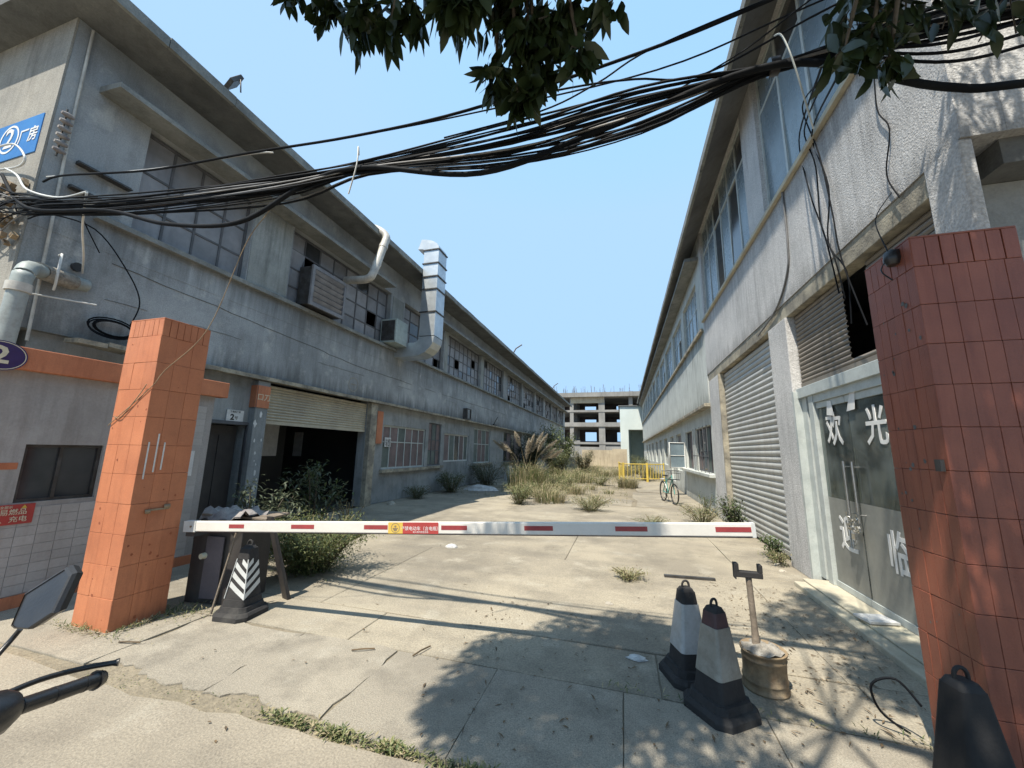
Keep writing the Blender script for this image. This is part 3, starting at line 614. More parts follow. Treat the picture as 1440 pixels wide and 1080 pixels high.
q.loft(rs, 0, False, True); mk('cowl', q, 'metal', DU)
q = MB(); rs = []
for k in range(6):
    t = k / 5; a = R(90) * t; cx, cz = -6.34, 5.13
    rs.append([(cx + 0.18 * math.cos(a), 10.40, cz - 0.18 * math.sin(a)), (cx + 0.72 * math.cos(a), 10.40, cz - 0.62 * math.sin(a)), (cx + 0.72 * math.cos(a), 10.98, cz - 0.62 * math.sin(a)), (cx + 0.18 * math.cos(a), 10.98, cz - 0.18 * math.sin(a))])
q.loft(rs); q.box(-7.1, -6.34, 10.40, 10.98, 4.51, 4.95); mk('elbow', q, 'metal', DU)
bx = thing('fan_box', 'pale green sheet metal fan box beside the galvanised duct', 'fan box', (-6.8, 10.0, 5.0))
mb = MB(); mb.box(-7.1, -6.55, 9.72, 10.36, 4.80, 5.55); mk('housing', mb, 'boxgreen', bx, bevel=0.012)
q = MB(); q.box(-7.05, -6.6, 9.70, 9.72, 4.86, 5.49); mk('panel', q, 'metaldark', bx)
# floodlight
fl = thing('floodlight', 'small square floodlight standing on the left eaves', 'lamp', (-6.2, 3.9, 7.47))
rot = Matrix.Rotation(R(-18), 3, 'Z') @ Matrix.Rotation(R(-35), 3, 'X')
q = MB(); q.obox((-6.16, 3.92, 7.66), (0.30, 0.07, 0.24), rot); mk('housing', q, 'metaldark', fl, bevel=0.01)
q = MB(); q.obox(Vector((-6.16, 3.92, 7.66)) + rot @ Vector((0, -0.037, 0)), (0.24, 0.006, 0.18), rot); mk('lens', q, 'lens', fl)
q = MB(); q.tube([(-6.32, 3.95, 7.45), (-6.32, 3.95, 7.66), (-6.0, 3.92, 7.66), (-6.0, 3.95, 7.45)], 0.012, 5); mk('bracket', q, 'metaldark', fl)
for i, (yy, lb) in enumerate(((21.5, 'thin bent rod on the left eaves beyond the duct'), (35, 'far thin rod on the left eaves near the end'))):
    q = MB(); q.tube([(-6.25, yy, 7.4), (-6.1, yy + .1, 7.75), (-5.75, yy + .2, 8.0)], 0.04, 5); tag(mk('roof_rod', q, 'metaldark', loc=(-6.2, yy, 7.44)), lb, 'rod')
# lamp bracket on band
q = MB(); q.box(-7.0, -6.80, 16.1, 16.16, 3.0, 3.5); q.box(-6.86, -6.80, 16.16, 16.6, 3.0, 3.05); q.box(-6.86, -6.80, 16.16, 16.6, 3.45, 3.5); q.box(-6.86, -6.80, 16.55, 16.6, 3.05, 3.45)
tag(mk('lamp_bracket', q, 'metaldark', loc=(-7, 16.1, 3.0)), 'small black bracket frame above the ledge of the left building', 'bracket')
q = MB(); q.tube([(-7.0, 20.5, 3.05), (-6.9, 20.5, 3.3), (-6.85, 20.7, 3.5)], 0.02, 5); q.box(-7.0, -6.9, 20.3, 20.7, 3.0, 3.08)
tag(mk('ledge_bracket', q, 'metaldark', loc=(-7, 20.5, 3.0)), 'thin rusty fitting above the ledge, further along the left building', 'bracket')
# conduit, drain pipe, insulator rack
q = MB(); q.tube([(-6.975, 2.58, 7.30), (-6.975, 2.60, 5.6), (-6.97, 2.64, 4.2), (-6.97, 2.67, 2.82)], 0.017, 8)
tag(mk('conduit', q, 'pvc', loc=(-6.975, 2.6, 2.8)), 'thin white conduit running up the left corner', 'conduit')
dp = thing('drain_pipe', 'fat pale drain pipe elbowing out of the left corner', 'drain pipe', (-6.5, 2.35, 2.5))
q = MB(); q.tube(spline([(-7.02, 3.10, 3.72), (-6.96, 2.80, 3.70), (-6.80, 2.56, 3.66), (-6.62, 2.42, 3.60), (-6.53, 2.36, 3.48), (-6.50, 2.34, 3.35), (-6.50, 2.32, 2.2)], 5), 0.085, 14); mk('pipe', q, 'greypipe', dp)
q = MB(); q.tube([(-6.50, 2.335, 3.26), (-6.50, 2.335, 3.36)], 0.102, 14); mk('collar', q, 'pvc', dp)
q = MB(); q.tube(spline([(-6.98, 2.95, 3.70), (-6.85, 2.62, 3.68), (-6.80, 2.57, 3.67)], 4), 0.10, 12); mk('lagging', q, 'cement', dp)
q = MB(); q.tube([(-6.85, 2.72, 3.95), (-6.75, 2.70, 3.95), (-6.74, 2.70, 3.52), (-6.80, 2.72, 3.48)], 0.013, 6)
tag(mk('small_pipe', q, 'white', loc=(-6.8, 2.7, 3.5)), 'short white U shaped pipe beside the drain elbow', 'pipe')
q = MB(); q.tube([(-6.9, 2.55, 3.38), (-6.72, 3.1, 3.42)], 0.011, 6); tag(mk('short_rod', q, 'white', loc=(-6.8, 2.7, 3.4)), 'short white rod across the corner below the drain elbow', 'rod')
rk = thing('insulator_rack', 'rack of small insulators on the left building corner', 'insulator rack', (-6.97, 2.5, 5.4))
q = MB(); q.tube([(-6.95, 2.52, 5.95), (-6.94, 2.52, 5.25)], 0.012, 6); mk('bar', q, 'metaldark', rk)
for k in range(6):
    q = MB(); z = 5.32 + k * 0.105; q.tube([(-6.90, 2.46, z), (-6.90, 2.50, z), (-6.90, 2.54, z), (-6.90, 2.58, z)], [0.02, 0.035, 0.035, 0.02], 8); mk('insulator', q, 'cloth', rk)
for i, (z, L0, L1, lb) in enumerate(((5.30, 2.72, 3.30, 'upper dark steel bracket bar jutting from the left corner'), (4.93, 2.70, 3.16, 'lower dark steel bracket bar with rope, left corner'))):
    q = MB(); q.box(-6.99, -6.93, L0, L1, z, z + 0.05); q.box(-6.93, -6.88, L0, L1, z, z + 0.012); tag(mk('bracket_bar', q, 'metaldark', loc=(-6.99, L0, z)), lb, 'bracket')
q = MB()
for k in range(5):
    r0 = 0.19 + rnd.uniform(-.03, .03); c = (-6.93 + rnd.uniform(-.02, .02), 3.42 + rnd.uniform(-.03, .03), 3.20 + rnd.uniform(-.02, .02))
    q.tube([(c[0], c[1] + r0 * math.cos(a) * 1.25, c[2] + r0 * 0.62 * math.sin(a)) for a in [2 * math.pi * i / 20 for i in range(21)]], 0.010, 5, cap=False)
q.tube(spline([(-6.6, 2.35, 4.3), (-6.9, 3.0, 4.5), (-6.94, 3.45, 4.1), (-6.93, 3.66, 3.7), (-6.93, 3.60, 3.3)], 6), 0.009, 5)
tag(mk('cable_coil', q, 'cable', loc=(-6.93, 3.4, 3.2)), 'coil of black cable hung on the left wall above the ledge', 'cable coil')
# broken little canopy above booth
q = MB()
for k in range(6):
    a = 3.0 + k * 0.31; q.obox((-6.86, a + 0.15, 2.93 + rnd.uniform(-.02, .02)), (0.30, 0.30, 0.06), Matrix.Rotation(R(rnd.uniform(-4, 4)), 3, 'X') @ Matrix.Rotation(R(rnd.uniform(-5, 5)), 3, 'Y'), 0)
tag(mk('broken_ledge', q, 'ledge', loc=(-6.86, 3, 2.9)), 'chipped cream concrete ledge above the gate booth', 'ledge')

# ---------------------------------------------------------------- gate booth
BO = thing('gate_booth', 'low tiled gate booth with dark sliding window behind the orange pillar', 'booth', (-6.4, 2.9, 0))
BX = -5.78
MT['walltile'] = mat('white wall tile', (0.50, 0.48, 0.46), (0.40, 0.385, 0.37), 1.5, 0.4, 0.0, 60, streak=0.4, streakc=(0.3, 0.26, 0.22), grime=0.25, grimec=(0.3, 0.27, 0.23), objvar=0.12)
mb = MB(); wallX(mb, BX - 0.12, BX, 1.55, 4.15, 0, 2.32, [(2.38, 2.99, 1.0, 1.575)], 0)
mb.box(-6.99, BX - 0.12, 4.03, 4.15, 0, 2.32); mb.box(-9.0, BX - 0.12, 1.55, 1.67, 0, 2.32); mk('wall', mb, 'boothupper', BO)
mb = MB(); mb.box(-8.9, BX - .125, 1.68, 2.40, -0.02, 0.01, 0); mb.box(-6.98, BX - .125, 2.41, 4.02, -0.02, 0.01, 0); mk('floor', mb, 'dark', BO)
tw, th = 0.147, 0.092; first = None; tq = MB(); tq.box(0, 0.007, -tw + 0.147 / 2 + .002, 0.147 / 2 - .002, -th / 2 + .0015, th / 2 - .0015)
for k in range(17):
    for j in range(22):
        y = 1.63 + k * tw; z = 0.17 + j * th
        if y + tw / 2 > 4.15: continue
        if j >= 9 and y < 3.05: continue
        if y < 1.9: continue
        if first is None: first = mk('tile', tq, 'walltile', BO, local=True); o = first
        else: o = first.copy(); col.objects.link(o); o.parent = BO
        o.location = Vector((BX + rnd.uniform(0, .0015), y, z)) - wpos(BO)
mk('plinth', MB().box(BX, BX + 0.02, 1.55, 4.15, 0, 0.115), 'orange', BO)
wf = MB(); e = BX - 0.05
wf.box(e - .03, e + .02, 2.38, 2.41, 1.0, 1.575); wf.box(e - .03, e + .02, 2.96, 2.99, 1.0, 1.575); wf.box(e - .03, e + .02, 2.41, 2.96, 1.0, 1.03); wf.box(e - .03, e + .02, 2.41, 2.96, 1.545, 1.575)
wf.box(e - .03, e + .025, 2.645, 2.672, 1.03, 1.545); WF = mk('window', wf, 'metaldark', BO)
mk('pane', MB().box(e - .003, e + .003, 2.41, 2.645, 1.03, 1.545), 'pane_dark', WF); mk('pane', MB().box(e - .010, e - .004, 2.672, 2.96, 1.03, 1.545), 'pane_dark', WF)
mk('roof', MB().box(-6.99, -5.86, 1.45, 4.22, 2.33, 2.40), 'ledge', BO)
mk('beam', MB().box(-5.86, -5.70, 1.3, 4.28, 2.305, 2.53), 'orange', BO, bevel=0.008)
rs_ = thing('red_notice', 'small red notice with white characters under the booth window', 'sign', (BX, 2.4, 0.8))
mk('board', MB().box(BX + .008, BX + 0.016, 2.02, 2.535, 0.80, 0.99), 'signred', rs_)
text('print', '电动车（易燃品', 0.062, onXp(BX + .018, 2.27, 0.915), 'cream', rs_); text('print', '禁停放、充电', 0.062, onXp(BX + .018, 2.31, 0.845), 'cream', rs_)
text('print', '消防安全提示', 0.028, onXp(BX + .018, 2.30, 0.965), 'cream', rs_)
q = MB(); q.prism([(BX + .018, 2.44, 0.95), (BX + .018, 2.48, 0.95), (BX + .018, 2.46, 0.982)], (0.001, 0, 0)); mk('print', q, 'signyellow', rs_)
mk('wall_stripe', MB().box(BX, BX + .004, 1.9, 2.355, 1.33, 1.395), 'orange', BO)
q = MB(); q.box(BX + .008, BX + .012, 3.78, 3.98, 1.18, 1.52); tag(mk('paper_notice', q, 'paper', loc=(BX + .01, 3.8, 1.3)), 'white paper notice on the booth side wall', 'notice')

# ---------------------------------------------------------------- gate pillars with tiles
def pillar(name, label, x0, x1, y0, y1, h, m, nrow, nx):
    P = thing(name, label, 'pillar', ((x0 + x1) / 2, (y0 + y1) / 2, 0))
    mk('core', MB().box(x0 + .012, x1 - .012, y0 + .012, y1 - .012, 0, h - 0.01), 'grout' if m == 'redtile' else 'grout', P)
    mk('cap', MB().box(x0, x1, y0, y1, h - 0.012, h), m, P, bevel=0.004)
    top = 0.17; rh = (h - 0.012 - top) / nrow
    for face in range(4):
        L = (x1 - x0) if face in (0, 2) else (y1 - y0)
        for kind, n, hh, base in (('row', nx, rh, 0.0), ('top', 7, top, nrow * rh)):
            tw = L / n; q = MB(); gx = 0.0008 if kind == 'row' else 0.0022; q.box(-tw / 2 + gx, tw / 2 - gx, 0, 0.012, 0.0012, hh - 0.0012)
            src = None
            for r_ in range(nrow if kind == 'row' else 1):
                for k in range(n):
                    t = -L / 2 + tw * (k + 0.5)
                    if face == 0: loc = ((x0 + x1) / 2 + t, y0, 0); rz = 0
                    elif face == 1: loc = (x1, (y0 + y1) / 2 + t, 0); rz = 90
                    elif face == 2: loc = ((x0 + x1) / 2 - t, y1, 0); rz = 180
                    else: loc = (x0, (y0 + y1) / 2 - t, 0); rz = 270
                    if src is None: src = mk('tile', q, m, P, local=True, bevel=0.002); o = src
                    else: o = src.copy(); col.objects.link(o); o.parent = P
                    o.rotation_euler = (R(rnd.uniform(-.5, .5)), 0, R(rz + rnd.uniform(-.35, .35))); o.location = (loc[0] - P.location.x, loc[1] - P.location.y, base + r_ * rh)
                    o.location += Matrix.Rotation(R(rz), 3, 'Z') @ Vector((0, rnd.uniform(-0.001, 0.001), 0))
    return P
PL = pillar('gate_pillar', 'orange tiled gate pillar left of the barrier, thin wire over it', -4.76, -4.28, 2.48, 2.92, 2.83, 'orange', 10, 3)
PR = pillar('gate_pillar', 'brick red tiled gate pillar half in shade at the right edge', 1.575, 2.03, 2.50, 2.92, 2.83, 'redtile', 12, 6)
for P_ in (): pass
for P_, xs_, ys_, zz in ((PL, -4.755, 2.4795, 30), (PR, 1.5745, 2.52, 26)):
    q = MB()
    for k in range(zz):
        z = rnd.uniform(0.05, 2.6); r0 = rnd.uniform(.004, .016)
        ang = [i * math.pi / 3.5 + rnd.uniform(-.2, .2) for i in range(7)]
        if P_ is PL and k % 2: x = rnd.uniform(-4.74, -4.30); q.add([(x + math.cos(a) * r0 * rnd.uniform(.5, 1.2), 2.4782, z + math.sin(a) * r0) for a in ang], [tuple(range(7))])
        elif P_ is PL: y = rnd.uniform(2.50, 2.90); q.add([(-4.2782, y + math.cos(a) * r0 * rnd.uniform(.5, 1.2), z + math.sin(a) * r0) for a in ang], [tuple(range(7))])
        else: y = rnd.uniform(2.52, 2.90); q.add([(1.5732, y - math.cos(a) * r0 * rnd.uniform(.5, 1.2), z + math.sin(a) * r0) for a in ang], [tuple(range(7))])
    tag(mk('chipped_spot', q, 'grout' if P_ is PL else 'soffit', P_), kind='stuff')
q = MB()
for k, (yy, z0_, z1_) in enumerate(((2.53, 1.28, 1.62), (2.60, 1.34, 1.70), (2.66, 1.36, 1.62))): q.box(-4.279, -4.277, yy, yy + 0.012, z0_, z1_)
mk('scrape_mark', q, 'paper', PL)
q = MB(); q.tube([(-4.275, 2.60, 0.98), (-4.255, 2.63, 0.985)], 0.02, 8); q.tube([(-4.275, 2.75, 1.01), (-4.255, 2.79, 1.015)], 0.02, 8); q.box(-4.275, -4.262, 2.60, 2.79, 0.985, 1.0)
mk('hasp', q, 'rust', PL)
q = MB(); q.lathe([(0.03, 0), (0.045, 0.03), (0.04, 0.08), (0.01, 0.10)], (1.56, 2.62), 10)
q.v = [(v[0], v[1], v[2] + 2.72) for v in q.v]
q.tube(spline([(1.55, 2.62, 2.78), (1.50, 2.63, 2.70), (1.53, 2.60, 2.62)], 4), 0.004, 4)
tag(mk('old_fitting', q, 'blackgloss', loc=(1.56, 2.62, 2.72)), 'small black fitting stuck on the red pillar corner', 'fitting')
q = MB(); q.box(1.555, 1.573, 2.52, 2.56, 1.54, 1.60); tag(mk('latch_plate', q, 'metaldark', loc=(1.56, 2.54, 1.54)), 'small dark latch plate on the red pillar edge', 'latch')

# ---------------------------------------------------------------- right building
RB = thing('workshop_building', 'pale roughcast two storey workshop with closed shutters along the right of the yard', 'building', (2.35, 3.1, 0))
RX = 2.35
mb = MB()
nu = [(3.45, 6.62, 5.46, 8.12), (7.38, 11.55, 5.46, 8.12)]
wallX(mb, RX, RX + 0.25, 3.12, 11.75, 3.84, 8.22, nu, 0)
mb.box(RX + 0.252, 14, 3.12, 3.37, 3.84, 8.22)
mk('wall', mb, 'rwall', RB)
fu = []; y = 12.6
while y < 48: fu.append((y, y + 2.7, 5.28, 7.0)); y += 3.3
mb = MB(); wallX(mb, RX + 0.006, RX + 0.25, 11.75, 50, 3.0, 8.20, fu, 0); mk('far_wall', mb, 'rfar', RB)
gl = [(12.0, 14.6, 1.08, 2.46), (15.2, 16.8, 1.08, 2.46), (18.0, 19.6, 0.9, 2.5), (20.6, 22.0, 0.3, 2.5), (23.5, 25.5, 1.0, 2.5), (27, 28.4, 0.2, 2.5), (30, 32, 1.0, 2.5), (34, 36, 1, 2.5), (38, 40, 1, 2.5), (42, 44, 1, 2.5)]
mb = MB(); wallX(mb, RX + 0.05, RX + 0.28, 11.62, 50, 0, 2.999, gl, 0); mk('lower_wall', mb, 'rfar', RB)
mb = MB(); mb.box(2.20, RX + 0.05, 11.62, 50, 2.93, 3.02); mk('ledge', mb, 'ledge', RB, bevel=0.006)
mb = MB(); mb.box(RX - 0.07, RX + 0.006, 11.9, 49.9, 5.18, 5.27); mk('window_sill', mb, 'ledge', RB)
mb = MB(); mb.box(RX - 0.06, RX, 3.2, 11.72, 5.385, 5.455); mk('window_sill', mb, 'step', RB, bevel=0.008)
# beam under the band
mb = MB(); mb.box(RX + 0.012, RX + 0.18, 3.46, 11.62, 3.62, 3.838); mk('lintel', mb, 'ledge', RB, bevel=0.008)
# pilasters
mk('pilaster', MB().box(RX - 0.012, RX + 0.35, 6.26, 6.95, 0, 3.619), 'rwall', RB, bevel=0.012)
mk('pilaster', MB().box(RX - 0.004, RX + 0.35, 10.46, 11.60, 0, 3.619), 'rwall', RB, bevel=0.012)
mk('pilaster', MB().box(RX - 0.01, RX + 0.07, 3.13, 3.46, 0, 3.838), 'rwall', RB, bevel=0.012)
mk('jamb_strip', MB().box(RX - 0.02, RX + 0.1, 10.40, 10.455, 0, 3.61), 'ledge', RB); mk('jamb_strip', MB().box(RX - 0.03, RX + 0.1, 6.20, 6.255, 0, 2.5), 'frame_alu', RB)
mb = MB(); mb.box(RX + .072, 14, 3.44, 3.57, 0, 3.64); mk('front_wall', mb, 'lower', RB)
mb = MB(); mb.box(RX + .26, 14, 3.20, 3.56, 3.645, 3.838); mk('soffit_beam', mb, 'soffit', RB)
# interior
mb = MB(); mb.box(7, 7.1, 3.55, 50, 0, 8.2); mb.box(2.7, 7, 3.55, 50, 3.7, 3.8); mb.box(2.7, 7, 3.55, 50, -0.02, 0.01); mb.box(2.7, 7, 50, 50.2, 0, 8.2); mb.box(2.70, 6.9, 6.3, 6.4, 0.02, 3.65)
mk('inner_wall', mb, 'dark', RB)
# roof: thin sloping sheet with eaves edge
mb = MB(); mb.loft([[(1.86, y, 7.80), (8.0, y, 12.0), (8.0, y, 12.12), (1.86, y, 7.92)] for y in (2.3, 50.5)]); mk('roof', mb, 'rsoffit', RB)
mb = MB()
for k in range(48): mb.box(1.80 - rnd.uniform(0, .006), 1.86, 2.3 + k, 3.292 + k, 7.76 + rnd.uniform(-.008, .008), 7.94)
mk('gutter', mb, 'canopy', RB)
mb = MB(); mb.loft([[(RX, y, 7.44), (1.97, y, 7.42), (1.97, y, 7.52), (RX, y, 7.56)] for y in (11.9, 49.8)]); mk('canopy', mb, 'canopy', RB, bevel=0.006)
# upper windows, near part: tall aluminium lights with a transom
window(RB, RX + 0.09, -1, 3.45, 6.62, 5.46, 8.12, fr(4), [0.72], frame='frame_alu', bar=0.055, pm=('pane_pale',), dark=((2, 1),), seed=40)
window(RB, RX + 0.09, -1, 7.38, 11.55, 5.46, 8.12, fr(6), [0.72], frame='frame_alu', bar=0.05, pm=('pane_pale',), dark=((1, 0), (0, 1), (3, 1)), missing=((3, 0),), seed=41)
for i, (a, b, c, d) in enumerate(fu):
    window(RB, RX + 0.1, -1, a, b, c, d, fr(4), [0.6], frame='frame_alu', pm=('pane_pale',), panes=(i < 2), missing=((1, 0),) if i % 2 else (), seed=50 + i)
for i, (a, b, c, d) in enumerate(gl):
    window(RB, RX + 0.16, -1, a, b, c, d, fr(4) if b - a > 2.2 else fr(3), [0.45], frame='frame_old' if i in (0, 1) else 'frame_alu', pm=('wood_red', 'pane_dark', 'wood_green'), panes=(i < 2), seed=70 + i, bar=0.03)
# bars and the open white casement
q = MB(); 
for k in range(5): q.box(2.30, 2.315, 12.15 + k * 0.55, 12.17 + k * 0.55, 1.08, 2.46)
q.box(2.296, 2.30, 12.0, 14.6, 1.55, 1.58); mk('window_bars', q, 'frame_old', RB)
mk('window_sill', MB().box(2.24, RX + 0.05, 11.8, 17.0, 0.98, 1.075), 'rfar', RB, bevel=0.01)
oc = MB(); oc.tube([(2.36, 16.9, 1.08), (1.78, 16.7, 1.08), (1.78, 16.7, 2.06), (2.36, 16.9, 2.06), (2.36, 16.9, 1.08)], 0.03, 4); oc.tube([(2.36, 16.9, 1.55), (1.78, 16.7, 1.55)], 0.02, 4)
OC = tag(mk('casement', oc, 'white', RB), 'white casement standing open'); mk('pane', MB().loft([[(2.36, 16.9, 1.1), (1.78, 16.7, 1.1), (1.78, 16.71, 1.1), (2.36, 16.91, 1.1)], [(2.36, 16.9, 2.04), (1.78, 16.7, 2.04), (1.78, 16.71, 2.04), (2.36, 16.91, 2.04)]]), 'pane_pale', OC)
# shutters
s1 = shutter(RB, RX + 0.12, -1, 6.97, 10.40, 0.06, 3.62, 'shutter_grey', 0.105); tag(s1, 'closed grey roller shutter')
s2 = shutter(RB, RX + 0.12, -1, 3.48, 6.24, 2.55, 3.62, 'shutter_dark', 0.062, cut=(4.52, 4.98, 2.72, 3.7)); tag(s2, 'grimy half-lowered shutter with a hole above the glass door')
# entrance: sill board, alu frame, glass leaves, handles
mb = MB(); mb.box(RX + 0.02, RX + 0.2, 3.48, 6.24, 2.40, 2.54); mk('door_head', mb, 'frame_alu', RB, bevel=0.006)
mb = MB(); mb.box(RX + 0.06, RX + 0.16, 6.06, 6.24, 0.08, 2.40); mb.box(RX + 0.04, RX + 0.14, 5.84, 5.96, 0.08, 2.40); mb.box(RX + 0.04, RX + 0.14, 3.48, 3.60, 0.08, 2.40); mb.box(RX + 0.05, RX + 0.13, 3.60, 5.84, 2.30, 2.40)
mk('door_frame', mb, 'frame_alu', RB, bevel=0.004)
DXX = RX + 0.09
for i, (a, b) in enumerate(((5.165, 5.83), (4.48, 5.155), (3.61, 4.47))):
    dl = mk('glass_door', MB().box(DXX - 0.02, DXX + 0.02, a, b, 0.085, 0.15), 'frame_alu', RB); mk('top_rail', MB().box(DXX - 0.02, DXX + 0.02, a, b, 2.22, 2.295), 'frame_alu', dl)
    mk('pane', MB().box(DXX - 0.004, DXX + 0.004, a + 0.004, b - 0.004, 0.151, 2.219), 'glass', dl)
    mk('film', MB().box(DXX - 0.0062, DXX - 0.0046, a + 0.01, b - 0.01, 0.151, 1.12), 'film', dl)
    if i < 2:
        hy = (5.24, 5.07)[i]; q = MB(); q.tube([(DXX - 0.07, hy, 0.92), (DXX - 0.07, hy, 1.56)], 0.014, 10); q.tube([(DXX, hy, 1.0), (DXX - 0.07, hy, 1.0)], 0.008, 8); q.tube([(DXX, hy, 1.5), (DXX - 0.07, hy, 1.5)], 0.008, 8)
        mk('handle', q, 'chrome', dl)
XF = DXX - 0.009
for body, yy, z in (('欢', 5.48, 1.91), ('光', 4.68, 1.90), ('迎', 5.46, 0.72), ('临', 4.60, 0.70)):
    text('lettering', body, 0.42, onXm(XF, yy, z), 'print_white', RB, bold=0.006, sx=0.85)
q = MB(); q.prism([(XF - .018, 5.57, 2.11), (XF - .018, 5.41, 2.09), (XF - .018, 5.44, 2.27), (XF - .018, 5.53, 2.28)], (0.003, 0, 0)); q.prism([(XF - .018, 5.13, 2.11), (XF - .018, 4.97, 2.12), (XF - .018, 4.93, 2.30), (XF - .018, 5.03, 2.30)], (0.003, 0, 0))
mk('torn_lettering', q, 'print_white', RB)
ch = MB()
for k in range(22):
    t = k / 21; p = Vector((DXX - 0.085, 5.155 + 0.10 * math.cos(t * 9), 1.0 - 0.16 * math.sin(t * math.pi) - 0.01 * k % 0.03)); ch.obox(p, (0.022, 0.03, 0.018), Matrix.Rotation(t * 14, 3, 'X'))
ch.box(DXX - 0.11, DXX - 0.075, 5.11, 5.17, 0.74, 0.80)
tag(mk('door_chain', ch, 'chrome', loc=(DXX - 0.09, 5.15, 0.9)), 'steel chain and padlock looped through the glass door handles', 'chain')
tag(mk('threshold', MB().box(2.02, 2.72, 3.4, 5.98, -0.02, 0.055).box(2.14, 2.72, 3.4, 6.05, 0.055, 0.08), 'step', bevel=0.012), kind='structure')
q = MB(); q.obox((2.25, 4.75, 0.10), (0.26, 0.20, 0.02), Matrix.Rotation(R(12), 3, 'Z')); tag(mk('tile_scrap', q, 'paper', loc=(2.25, 4.75, 0.08)), 'loose grey tile scrap lying on the door threshold', 'tile scrap')
# things seen through the glass door
it = MB(); it.box(3.4, 4.2, 4.0, 5.6, 0.72, 0.76); it.box(3.45, 3.5, 4.05, 4.1, 0, 0.72); it.box(4.1, 4.15, 5.5, 5.55, 0, 0.72); it.box(3.45, 3.5, 5.5, 5.55, 0, .72); it.box(4.1, 4.15, 4.05, 4.1, 0, .72)
tag(mk('inner_table', it, 'oldwood', loc=(3.8, 4.8, 0)), 'dim table behind the glass door of the workshop', 'table')

# ---------------------------------------------------------------- far end of the yard
cw = MB()
for a, b, h in ((-7.0, -4.9, 1.0), (-4.9, -1.3, 1.95), (-1.3, 0.4, 2.1)): cw.box(a, b - 0.01, 47.9, 48.15, 0, h)
tag(mk('boundary_wall', cw, 'creamwall', loc=(-3, 48, 0)), 'low cream wall closing the far end of the yard', 'wall')
WB = thing('clad_building', 'white metal clad shed at the far right end of the yard', 'building', (1.2, 50.3, 0))
mb = MB(); mb.box(-0.32, 0.66, 50.3, 58, 0, 7.5); mb.box(0.66, 3.2, 50.3, 58, 4.55, 7.62); mk('wall', mb, 'whiteclad', WB)
for k in range(24):
    a = -0.32 + k * 0.145
    mk('panel_rib', MB().box(a, a + 0.035, 50.27, 50.30, 0 if a < 0.62 else 4.56, 7.5), 'whiteclad', WB)
mb = MB(); mb.loft([[(0.66, 50.4, 0), (0.95, 52.2, 0), (0.95, 52.25, 0), (0.66, 50.45, 0)], [(0.66, 50.4, 4.54), (0.95, 52.2, 4.54), (0.95, 52.25, 4.54), (0.66, 50.45, 4.54)]]); mb.box(0.95, 3.2, 52.2, 52.3, 0, 4.54); mk('porch_wall', mb, 'greenclad', WB)
for k in range(9): mk('porch_rib', MB().box(1.0 + k * 0.25, 1.05 + k * 0.25, 52.17, 52.2, 0, 4.54), 'greenclad', WB)
mk('roof', MB().box(-0.5, 3.3, 50.1, 58.2, 7.52, 7.60), 'rsoffit', WB)
# unfinished concrete frame building
UB = thing('unfinished_building', 'unfinished concrete frame building with rebar behind the yard', 'building', (-4, 75, 0))
for z0, z1, ext in ((12.25, 13.1, 0.9), (9.35, 9.75, 0.2), (6.55, 7.35, 0.3), (3.2, 3.6, 0.2)):
    mk('floor_slab', MB().box(-13.5 - ext, 9, 75 - ext, 87, z0, z1), 'bareconc', UB)
mk('beam', MB().box(-9.7, -3.3, 74.85, 75.1, 11.1, 12.24), 'creamwall', UB)
for i, x in enumerate((-13.2, -9.9, -4.4, 1.2, 6.8)):
    for yy in (75.0, 81, 86):
        w_ = 1.15 if (x == -4.4 and yy == 75) else 0.7
        mk('column', MB().box(x, x + w_, yy - 0.12, yy + 0.6, 0, 12.24), 'bareconc', UB)
mb = MB()
for z0, z1 in ((7.36, 9.34), (3.6, 6.54), (0, 3.19), (9.76, 12.24)):
    for a, b in ((-13.2, -6.6 - 1.4), (-5.6, -1.2), (0.2, 3.4), (4.8, 9)): mb.box(a, b, 86.2, 86.4, z0, z1)
    for a, b in ((-8.0, -5.6), (-1.2, 0.2), (3.4, 4.8)): mb.box(a, b, 86.2, 86.4, z0, z0 + 0.5); mb.box(a, b, 86.2, 86.4, z1 - 0.5, z1)
mk('infill_wall', mb, 'infill', UB)
mb = MB()
for a, b, z1 in ((-9.2, -8.0, 3.9), (-8, -4.4, 2.7), (-3.2, 6, 3.0)): mb.box(a, b, 75.0, 75.3, 0, z1)
mk('low_wall', mb, 'bareconc', UB)
mb = MB()
for k in range(90):
    x = rnd.uniform(-13, 5); yy = rnd.choice((74.6, 75.5, 81)); x = round(x / 1.8) * 1.8 + rnd.uniform(-.5, .5)
    h = rnd.uniform(0.6, 1.6); lx = rnd.uniform(-.15, .15); mb.tube([(x, yy, 13.1), (x + lx, yy, 13.1 + h)], 0.028, 3)
tag(mk('rebar', mb, 'infill', UB), kind='stuff')
# more low houses and trees masses beyond so the horizon closes
hb = MB(); hb.box(-60, -16, 95, 110, 0, 6.5); tag(mk('far_shed', hb, 'bareconc', loc=(-38, 95, 0)), 'plain grey shed far behind the left factory', 'shed')

